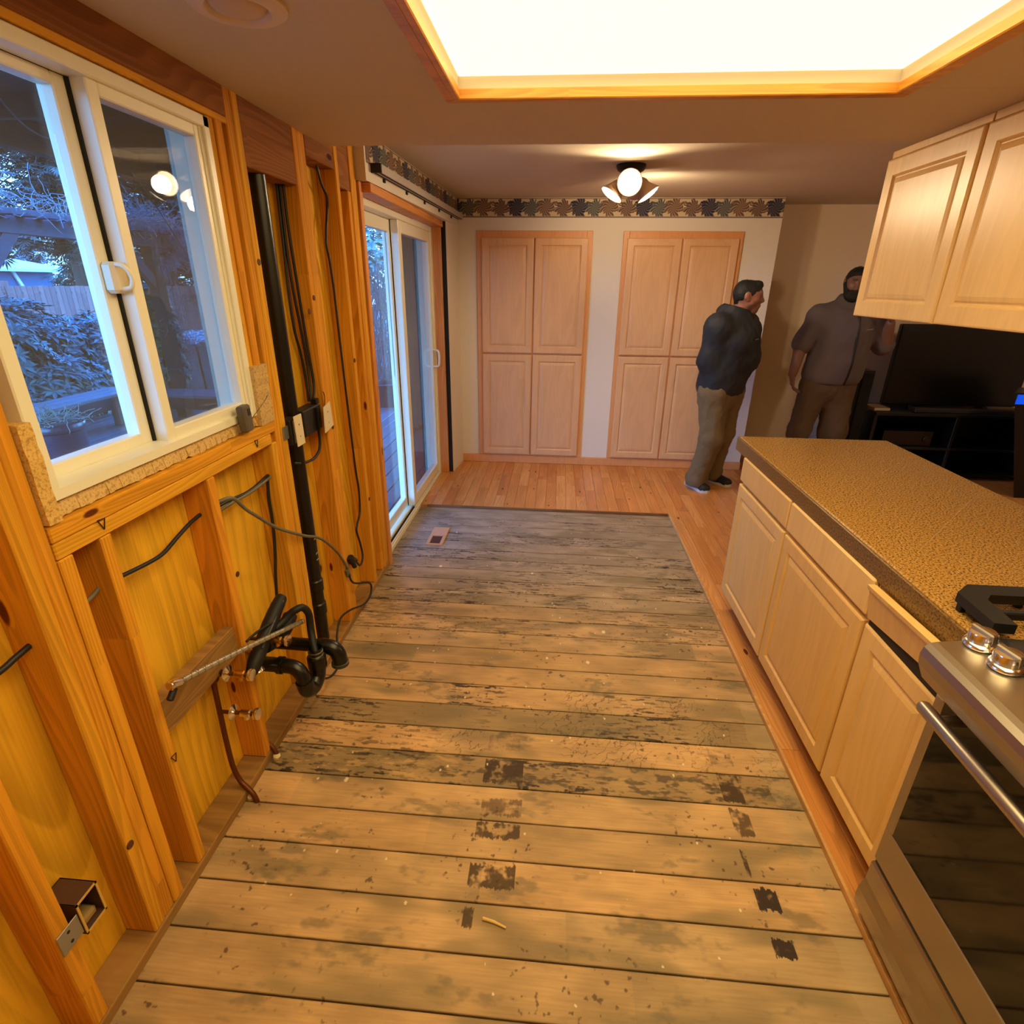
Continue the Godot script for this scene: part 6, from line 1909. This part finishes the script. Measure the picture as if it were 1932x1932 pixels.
func conifer(label: String, at: Vector3, h: float, y0: float, reach: float, count: int, col: Color, seed2: int) -> void:
	var t := thing("conifer", label, "tree", at, "")
	var r := RandomNumberGenerator.new()
	r.seed = seed2
	var m := MB.new()
	m.tube([at, at + Vector3(0.05, h * 0.5, 0), at + Vector3(0, h, 0)], [0.16, 0.10, 0.02], 8)
	put("trunk", m, mat(Color(0.16, 0.12, 0.10), 0.9), t)
	var places := []
	var cols := []
	var br := MB.new()
	var n := int(count * 1.5 / 14.0)
	for i in n:
		var u := float(i) / n
		var y := lerpf(y0, h, pow(u, 0.9))
		var len := reach * (1.0 - 0.8 * u) * r.randf_range(0.55, 1.0)
		var a := r.randf() * TAU
		var d := Vector3(cos(a), 0.15, sin(a))
		var p0 := at + Vector3(0, y, 0)
		var p1 := p0 + d * len * 0.6
		var p2 := p0 + d * len + Vector3(0, -0.32 * len, 0)
		br.tube([p0, p1, p2], [0.025, 0.015, 0.005], 4, false)
		for k in 14:
			var s := 0.15 + 0.85 * r.randf()
			var pos := p0.lerp(p1, s / 0.6) if s < 0.6 else p1.lerp(p2, (s - 0.6) / 0.4)
			pos += Vector3(r.randfn() * 0.12, -r.randf() * 0.22, r.randfn() * 0.12)
			var dd := (d + Vector3(r.randfn() * 0.6, -0.55 + r.randfn() * 0.3, r.randfn() * 0.6)).normalized()
			var side := dd.cross(Vector3.UP).normalized()
			places.append(Transform3D(Basis(side, dd.cross(side), dd) * r.randf_range(0.7, 1.35), pos))
			cols.append(col * r.randf_range(0.7, 1.3))
	put("branches", br, mat(Color(0.16, 0.12, 0.10), 0.9), t)
	var sp := MB.new()
	for k in 7:
		var a := (k - 3) * 0.32
		var z0 := 0.035 * absf(k - 3) * -1.0 + 0.1
		var dir := Vector3(sin(a), 0.1 * cos(k * 2.0), cos(a))
		var s2 := Vector3(cos(a), 0, -sin(a)) * 0.020
		var o := Vector3(0, 0, z0 * 0.8)
		sp.face([o, o + dir * 0.11 + s2, o + dir * 0.24], Vector3.UP)
		sp.face([o, o + dir * 0.24, o + dir * 0.11 - s2], Vector3.UP)
	scatter("needles", t, sp.mesh(), leaf_mat(), places, cols)


func twigs(parent: Node, called: String, roots: Array, spread: Vector3, n: int, m: Material, rad := 0.004, step := 0.09, steps := 7, bias := Vector3.ZERO) -> void:
	var b := MB.new()
	for i in n:
		var p: Vector3 = (roots[rng.randi() % roots.size()] as Vector3) + Vector3(rng.randfn() * spread.x, rng.randfn() * spread.y, rng.randfn() * spread.z)
		var d := (Vector3(rng.randfn(), rng.randfn() * 0.5, rng.randfn()) + bias).normalized()
		var path := [p]
		for k in steps:
			d = (d + Vector3(rng.randfn(), rng.randfn(), rng.randfn()) * 0.35 + bias * 0.15).normalized()
			p += d * step
			path.append(p)
		b.tube(path, rad, 4, false)
	var o := put(called, b, m, parent)
	o.set_meta("kind", "stuff")


func build_outdoors() -> void:
	struct("ground", bx(Vector3(-45, -0.5, -45), Vector3(-1.21, -0.26, 12), 0), mat(Color(0.13, 0.17, 0.10), 0.95), "lawn and garden soil")
	# deck of boards running along the house
	var dk := setting("deck", "weathered grey wooden deck outside the patio door")
	var dm := []
	for k in 3:
		dm.append(tri(mat([Color(0.31, 0.285, 0.275), Color(0.28, 0.255, 0.245), Color(0.34, 0.315, 0.305)][k], 0.55), G.v, Vector3(3.0, 1.0, 0.5), Vector3(0.3 * k, 0, 0.2 * k)))
	var i := 0
	var x := -1.21
	while x > -6.4:
		put("deck_board", bx(Vector3(x - 0.139, -0.14, -9.2), Vector3(x, -0.10, 0.8), 0.004), dm[i % 3], dk)
		x -= 0.146
		i += 1
	put("joists", bx(Vector3(-6.4, -0.26, -9.2), Vector3(-1.21, -0.145, 0.8), 0), M.gap, dk)
	# patio cover
	var pc := thing("patio_cover", "dark wooden patio roof over the deck outside the windows", "patio roof", Vector3(-2.4, 2.5, -4.0))
	var dark := tri(mat(Color(0.30, 0.24, 0.22), 0.8), G.h, Vector3(0.6, 2.0, 0.6))
	put("sheathing", bx(Vector3(-3.62, 2.62, -9.4), Vector3(-1.20, 2.66, 1.5), 0), dark, pc)
	put("edge_beam", bx(Vector3(-3.62, 2.44, -9.4), Vector3(-3.52, 2.62, 1.5), 0.004), dark, pc)
	put("ledger", bx(Vector3(-1.25, 2.48, -9.4), Vector3(-1.205, 2.62, 1.5), 0.004), dark, pc)
	for k in 14:
		var z := 1.2 - k * 0.78
		put("rafter", bx(Vector3(-3.52, 2.50, z - 0.045), Vector3(-1.25, 2.62, z), 0.003), dark, pc)
	var sl := thing("hanging_wire", "thin dark wires drooping under the patio roof", "wire", Vector3(-2.6, 2.4, -3.3))
	put("wire", cable([Vector3(-2.2, 2.52, -2.25), Vector3(-2.35, 2.38, -2.55), Vector3(-2.5, 2.31, -2.85), Vector3(-2.6, 2.33, -3.1), Vector3(-2.7, 2.50, -3.2)], 0.004, 5), M.black, sl)
	put("wire", cable([Vector3(-2.6, 2.50, -3.4), Vector3(-3.0, 2.20, -4.35), Vector3(-3.4, 1.95, -5.2), Vector3(-3.9, 1.85, -6.1), Vector3(-4.6, 1.80, -7.2), Vector3(-5.1, 1.9, -7.6)], 0.004, 5), M.black, sl)
	# bench round the deck corner
	var wood := tri(mat(Color(0.34, 0.32, 0.32), 0.6), G.h, Vector3(0.6, 2.0, 0.6))
	var dkw := tri(mat(Color(0.13, 0.11, 0.105), 0.8), G.h, Vector3(0.6, 2.0, 0.6))
	var b := thing("deck_bench", "weathered wooden bench built round the corner of the deck", "bench", Vector3(-5.7, -0.1, -6.0))
	for k in 3:
		put("seat_board", bx(Vector3(-6.06 + k * 0.157, 0.282, -7.08), Vector3(-5.91 + k * 0.157, 0.32, -3.2), 0.004), wood, b)
	for k in 3:
		put("seat_board", bx(Vector3(-5.588, 0.282, -7.08 + k * 0.157), Vector3(-4.2, 0.32, -6.93 + k * 0.157), 0.004), wood, b)
	put("apron", bx(Vector3(-5.63, 0.14, -6.60), Vector3(-5.595, 0.281, -3.2), 0.003), dkw, b)
	put("apron", bx(Vector3(-5.595, 0.14, -6.66), Vector3(-4.2, 0.281, -6.625), 0.003), dkw, b)
	for q in [Vector3(-5.75, -0.10, -6.75), Vector3(-5.75, -0.10, -5.3), Vector3(-5.75, -0.10, -3.9), Vector3(-4.5, -0.10, -6.85)]:
		put("leg", bx(q, q + Vector3(0.1, 0.38, 0.1), 0.004), dkw, b)
	# planter
	var p := thing("planter", "large dark blue glazed pot of withered plants on the deck", "plant pot", Vector3(-4.96, -0.10, -4.98))
	var pm := MB.new()
	pm.lathe(Vector3(-4.96, -0.10, -4.98), Vector3.UP, [Vector2(0, 0), Vector2(0.20, 0.0), Vector2(0.225, 0.02), Vector2(0.245, 0.20), Vector2(0.25, 0.37), Vector2(0.268, 0.385), Vector2(0.272, 0.425), Vector2(0.262, 0.45), Vector2(0.240, 0.448), Vector2(0.235, 0.40), Vector2(0.0, 0.40)], 40)
	put("pot", pm, mat(Color(0.04, 0.06, 0.17), 0.25), p)
	var so := MB.new()
	so.lathe(Vector3(-4.96, 0.30, -4.98), Vector3.UP, [Vector2(0.236, 0.0), Vector2(0.22, 0.06), Vector2(0.1, 0.085), Vector2(0, 0.09)], 24)
	put("soil", so, mat(Color(0.16, 0.13, 0.10), 0.95), p)
	twigs(p, "withered_stems", [Vector3(-4.96, 0.385, -4.98)], Vector3(0.10, 0.008, 0.10), 220, mat(Color(0.45, 0.42, 0.34), 0.9), 0.0035, 0.035, 5)
	# pergola
	var g := thing("pergola", "grey wooden pergola with a slatted top at the edge of the deck", "pergola", Vector3(-5.6, -0.1, -6.0))
	var gw := tri(mat(Color(0.24, 0.26, 0.29), 0.8), G.h, Vector3(0.6, 2.0, 0.6))
	var gd := tri(mat(Color(0.15, 0.15, 0.165), 0.8), G.h, Vector3(0.6, 2.0, 0.6))
	put("beam", bx(Vector3(-5.22, 2.05, -7.75), Vector3(-5.12, 2.20, -2.6), 0.005), gw, g)
	put("beam", bx(Vector3(-7.6, 2.05, -7.75), Vector3(-7.5, 2.20, -2.6), 0.005), gd, g)
	for z in [-7.25, -4.85]:
		put("post", bx(Vector3(-5.24, -0.26, z - 0.07), Vector3(-5.10, 2.05, z + 0.07), 0.005), gd, g)
		put("post", bx(Vector3(-7.62, -0.26, z - 0.07), Vector3(-7.48, 2.05, z + 0.07), 0.005), gd, g)
		for s in [-1.0, 1.0]:
			var m := MB.new()
			m.prism([Vector2(z + s * 0.07, 1.55), Vector2(z + s * 0.07, 1.72), Vector2(z + s * 0.40, 2.05), Vector2(z + s * 0.57, 2.05)].map(func(v): return Vector2(v.y, v.x)), 0, -5.21, -5.13)
			put("brace", m, gw, g)
	for k in 26:
		put("slat", bx(Vector3(-7.75, 2.202, -7.72 + k * 0.2), Vector3(-4.95, 2.255, -7.61 + k * 0.2), 0.003), gw, g)
	var v := thing("vine", "tangle of bare frosted vine stems spilling over the pergola end", "vine", Vector3(-5.3, 2.3, -7.2))
	var fr := mat(Color(0.42, 0.42, 0.43), 0.9)
	var roots := []
	for k in 40:
		var s := k / 39.0
		roots.append(Vector3(-5.2 + rng.randfn() * 0.25, 2.30 + 0.04 * sin(s * 9.0), -4.2 - 3.2 * s))
	twigs(v, "stems", roots, Vector3(0.28, 0.02, 0.10), 300, fr, 0.0028, 0.055, 6)
	var droop := []
	for k in 30:
		var s := k / 29.0
		droop.append(Vector3(-5.15 + 0.1 * s, 2.36 - 0.58 * s * s, -7.0 - 1.35 * s))
	twigs(v, "stems", droop, Vector3(0.12, 0.06, 0.09), 620, fr, 0.0028, 0.05, 6)
	var down := []
	for k in 30:
		down.append(Vector3(-5.10, 2.0 - 1.5 * k / 29.0, -7.42 + 0.1 * sin(k * 0.5)))
	twigs(v, "stems", down, Vector3(0.05, 0.05, 0.07), 200, fr, 0.0026, 0.05, 6, Vector3(0, -0.5, 0))
	# planting
	shrub("rhododendron", "broad dark green rhododendron bush behind the deck bench", [[Vector3(-7.35, 0.62, -6.5), Vector3(0.95, 0.82, 0.85)], [Vector3(-7.6, 0.70, -7.4), Vector3(0.9, 0.70, 0.75)], [Vector3(-7.3, 0.42, -8.3), Vector3(0.85, 0.72, 0.75)], [Vector3(-6.9, 0.22, -7.0), Vector3(0.65, 0.55, 0.9)], [Vector3(-7.0, 0.10, -6.0), Vector3(0.7, 0.5, 0.6)], [Vector3(-7.2, 0.2, -9.0), Vector3(0.6, 0.6, 0.6)]], 2600, Vector2(0.15, 0.042), Color(0.014, 0.036, 0.024), Color(0.075, 0.125, 0.095), [[Vector3(-7.4, -0.26, -7.0), Vector3(-7.3, 0.3, -6.8)], [Vector3(-7.4, -0.26, -7.0), Vector3(-7.3, 0.3, -7.9)]], 7)
	shrub("clipped_shrub", "small flat-topped frosty shrub beyond the pergola post", [[Vector3(-6.6, 0.66, -9.95), Vector3(0.42, 0.12, 0.50)], [Vector3(-6.75, 0.70, -10.3), Vector3(0.30, 0.10, 0.35)]], 700, Vector2(0.05, 0.02), Color(0.30, 0.38, 0.36), Color(0.55, 0.62, 0.60), [[Vector3(-6.6, -0.26, -10.0), Vector3(-6.62, 0.2, -10.0), Vector3(-6.6, 0.6, -9.95)]], 6)
	shrub("ivy_bush", "dark leafy bush climbing behind the pergola post", [[Vector3(-5.7, 0.7, -7.8), Vector3(0.28, 0.9, 0.30)]], 420, Vector2(0.09, 0.05), Color(0.05, 0.075, 0.03), Color(0.14, 0.16, 0.06), [[Vector3(-5.7, -0.26, -7.8), Vector3(-5.7, 0.8, -7.8)]], 5)
	shrub("garden_shrub", "tall loose shrub at the far end of the deck beyond the patio door", [[Vector3(-3.5, 1.9, -11.2), Vector3(0.8, 0.8, 0.8)], [Vector3(-4.4, 1.2, -11.8), Vector3(1.0, 1.3, 0.8)]], 900, Vector2(0.11, 0.05), Color(0.06, 0.10, 0.06), Color(0.22, 0.28, 0.18), [[Vector3(-3.5, -0.26, -11.2), Vector3(-3.5, 1.8, -11.2)]], 6)
	var tw := thing("bare_shrub", "bare twiggy shrub standing at the end of the deck", "shrub", Vector3(-2.95, -0.26, -9.8))
	var tr := []
	for k in 12:
		tr.append(Vector3(-2.95 + 0.05 * k - 0.3, -0.1, -9.8 + 0.05 * sin(k)))
	twigs(tw, "stems", tr, Vector3(0.22, 0.05, 0.22), 150, mat(Color(0.40, 0.36, 0.34), 0.9), 0.007, 0.20, 11, Vector3(0, 2.4, 0))
	var tub := thing("garden_tub", "low dark tub at the far end of the deck", "plant pot", Vector3(-2.6, -0.10, -8.4))
	var tb := MB.new()
	tb.lathe(Vector3(-2.6, -0.10, -8.4), Vector3.UP, [Vector2(0, 0), Vector2(0.22, 0), Vector2(0.27, 0.32), Vector2(0.285, 0.34), Vector2(0.25, 0.345), Vector2(0.24, 0.28), Vector2(0, 0.28)], 28)
	put("tub", tb, mat(Color(0.08, 0.08, 0.09), 0.5), tub)
	# the house's own wing beyond the door
	var wg := thing("house_wing", "dark brown sided house wall seen through the patio door", "house wall", Vector3(-1.6, -0.1, -7.0))
	put("wall", bx(Vector3(-1.96, -0.1, -7.30), Vector3(-1.20, 2.62, -7.03), 0), mat(Color(0.16, 0.11, 0.09), 0.8), wg)
	for k in 19:
		put("siding_board", bx(Vector3(-1.94, -0.08 + k * 0.14, -7.032), Vector3(-1.20, 0.052 + k * 0.14, -7.012), 0.003), tri(mat(Color(0.24, 0.16, 0.13), 0.7), G.h, Vector3(0.5, 2, 0.5)), wg)
	put("corner_board", bx(Vector3(-1.965, -0.1, -7.04), Vector3(-1.79, 2.62, -6.99), 0.003), mat(Color(0.36, 0.32, 0.28), 0.7), wg)
	put("downspout", bx(Vector3(-1.775, -0.05, -7.01), Vector3(-1.66, 2.5, -6.92), 0.012), mat(Color(0.12, 0.16, 0.22), 0.5), wg)
	# fence
	var fe := thing("garden_fence", "reddish brown board fence behind the garden bushes", "fence", Vector3(-11.5, -0.26, -14))
	var fm := []
	for k in 3:
		fm.append(tri(mat([Color(0.50, 0.33, 0.295), Color(0.46, 0.30, 0.265), Color(0.54, 0.36, 0.32)][k], 0.85), G.v, Vector3(2.0, 0.5, 2.0), Vector3(0.2 * k, 0, 0.3 * k)))
	var proto := bx(Vector3(-0.012, 0, -0.068), Vector3(0.012, 1.70, 0.068), 0.003).mesh()
	for k in 76:
		var o := put("picket", proto, fm[k % 3], fe)
		o.position = Vector3(0, 0.08 + 0.006 * sin(k * 1.7), 5.0 - k * 0.142)
	for k in 5:
		put("post", bx(Vector3(-11.56, -0.26, -9.0 - k * 2.4), Vector3(-11.46, 1.62, -9.1 - k * 2.4), 0.004), fm[1], fe)
	put("rail", bx(Vector3(-11.55, 0.2, -19.8), Vector3(-11.512, 0.29, -8.9), 0.003), fm[1], fe)
	put("rail", bx(Vector3(-11.55, 1.2, -19.8), Vector3(-11.512, 1.29, -8.9), 0.003), fm[1], fe)
	# neighbouring house
	var h := thing("neighbour_house", "neighbouring teal house with a frosty white roof beyond the fence", "house", Vector3(-24, -0.26, -23))
	var wm := MB.new()
	wm.box(Vector3(-28, -0.3, -25.4), Vector3(-23, 2.0, -14), 0)
	put("wall", wm, mat(Color(0.05, 0.34, 0.50), 0.8), h)
	var rm := MB.new()
	rm.hexa([Vector3(-28.5, 2.02, -26.3), Vector3(-22.3, 2.02, -26.3), Vector3(-22.3, 2.02, -13), Vector3(-28.5, 2.02, -13), Vector3(-26, 2.75, -23.6), Vector3(-25.0, 2.75, -23.6), Vector3(-25.0, 2.75, -14), Vector3(-26, 2.75, -14)])
	put("roof", rm, mat(Color(0.86, 0.88, 0.90), 0.8), h)
	put("fascia", bx(Vector3(-22.4, 1.94, -26.35), Vector3(-22.26, 2.06, -13), 0.01), mat(Color(0.82, 0.84, 0.86), 0.7), h)
	var rk := MB.new()
	rk.hexa([Vector3(-22.98, 0.9, -23.75), Vector3(-22.90, 0.9, -23.75), Vector3(-22.90, 0.9, -23.9), Vector3(-22.98, 0.9, -23.9), Vector3(-22.98, 1.95, -23.3), Vector3(-22.90, 1.95, -23.3), Vector3(-22.90, 1.95, -23.45), Vector3(-22.98, 1.95, -23.45)])
	put("brace", rk, mat(Color(0.82, 0.84, 0.86), 0.7), h)
	conifer("tall dark conifer rising behind the pergola", Vector3(-13.2, -0.3, -15.4), 8.5, 2.6, 2.6, 5200, Color(0.035, 0.055, 0.04), 21)
	conifer("dense low conifer right of the neighbouring house", Vector3(-14.5, -0.3, -17.6), 4.4, 0.6, 1.7, 4200, Color(0.04, 0.065, 0.04), 22)
	conifer("broad dark conifer behind the vine-covered pergola end", Vector3(-12.8, -0.3, -18.6), 9.0, 1.6, 2.6, 5200, Color(0.03, 0.045, 0.035), 23)
	conifer("dark conifer at the right of the garden fence", Vector3(-11.8, -0.3, -21.0), 9.0, 0.8, 2.6, 5200, Color(0.03, 0.045, 0.035), 24)
	conifer("distant slim conifer left of the garden", Vector3(-17.0, -0.3, -16.2), 9.0, 4.4, 2.2, 2600, Color(0.04, 0.06, 0.045), 25)
	conifer("pale distant tree behind the neighbouring house", Vector3(-34, -0.3, -36), 6.0, 1.0, 3.0, 2600, Color(0.18, 0.19, 0.19), 26)


func _ready() -> void:
	rng.seed = 17
	# ---- camera
	var cam := Camera3D.new()
	cam.name = "camera"
	cam.fov = 85.8766
	cam.near = 0.05
	cam.far = 200.0
	cam.position = Vector3(0, 1.66, 0)
	cam.rotation_degrees = Vector3(-22.4866, 4.4686, 0.6143)
	add_child(cam)
	cam.current = true
	# ---- sky at dusk, no sun
	var env := Environment.new()
	var sky := Sky.new()
	var sm := ProceduralSkyMaterial.new()
	sm.sky_top_color = Color(0.16, 0.44, 0.88)
	sm.sky_horizon_color = Color(0.46, 0.76, 1.0)
	sm.sky_curve = 0.25
	sm.sky_energy_multiplier = SKY
	sm.ground_bottom_color = Color(0.10, 0.14, 0.22)
	sm.ground_horizon_color = Color(0.30, 0.40, 0.55)
	sm.ground_energy_multiplier = SKY
	sky.sky_material = sm
	env.background_mode = Environment.BG_SKY
	env.sky = sky
	env.tonemap_mode = Environment.TONE_MAPPER_LINEAR
	env.tonemap_exposure = 1.0
	env.sdfgi_enabled = true
	env.ssao_enabled = true
	env.ssil_enabled = true
	var we := WorldEnvironment.new()
	we.name = "environment"
	we.environment = env
	add_child(we)
	make_materials()
	# ---- the shell, then the things in it
	build_floor()
	build_ceilings()
	build_left_wall()
	build_other_walls()
	build_window()
	build_patio_door()
	build_peninsula()
	build_uppers()
	build_range()
	build_pantries()
	build_ceiling_fitting()
	build_person_navy()
	build_person_grey()
	build_living()
	build_living_lamp()
	build_plumbing()
	build_cables()
	build_outdoors()


# light of the place
const LAMP := Color(1.0, 0.875, 0.60)      # the fluorescent panel
const PANEL := 2.5
const FANC := Color(1.0, 0.88, 0.70)       # the spotlights at the dining end
const FANE := 0.7
const SKY := 3.8
const ROOM := 1.0
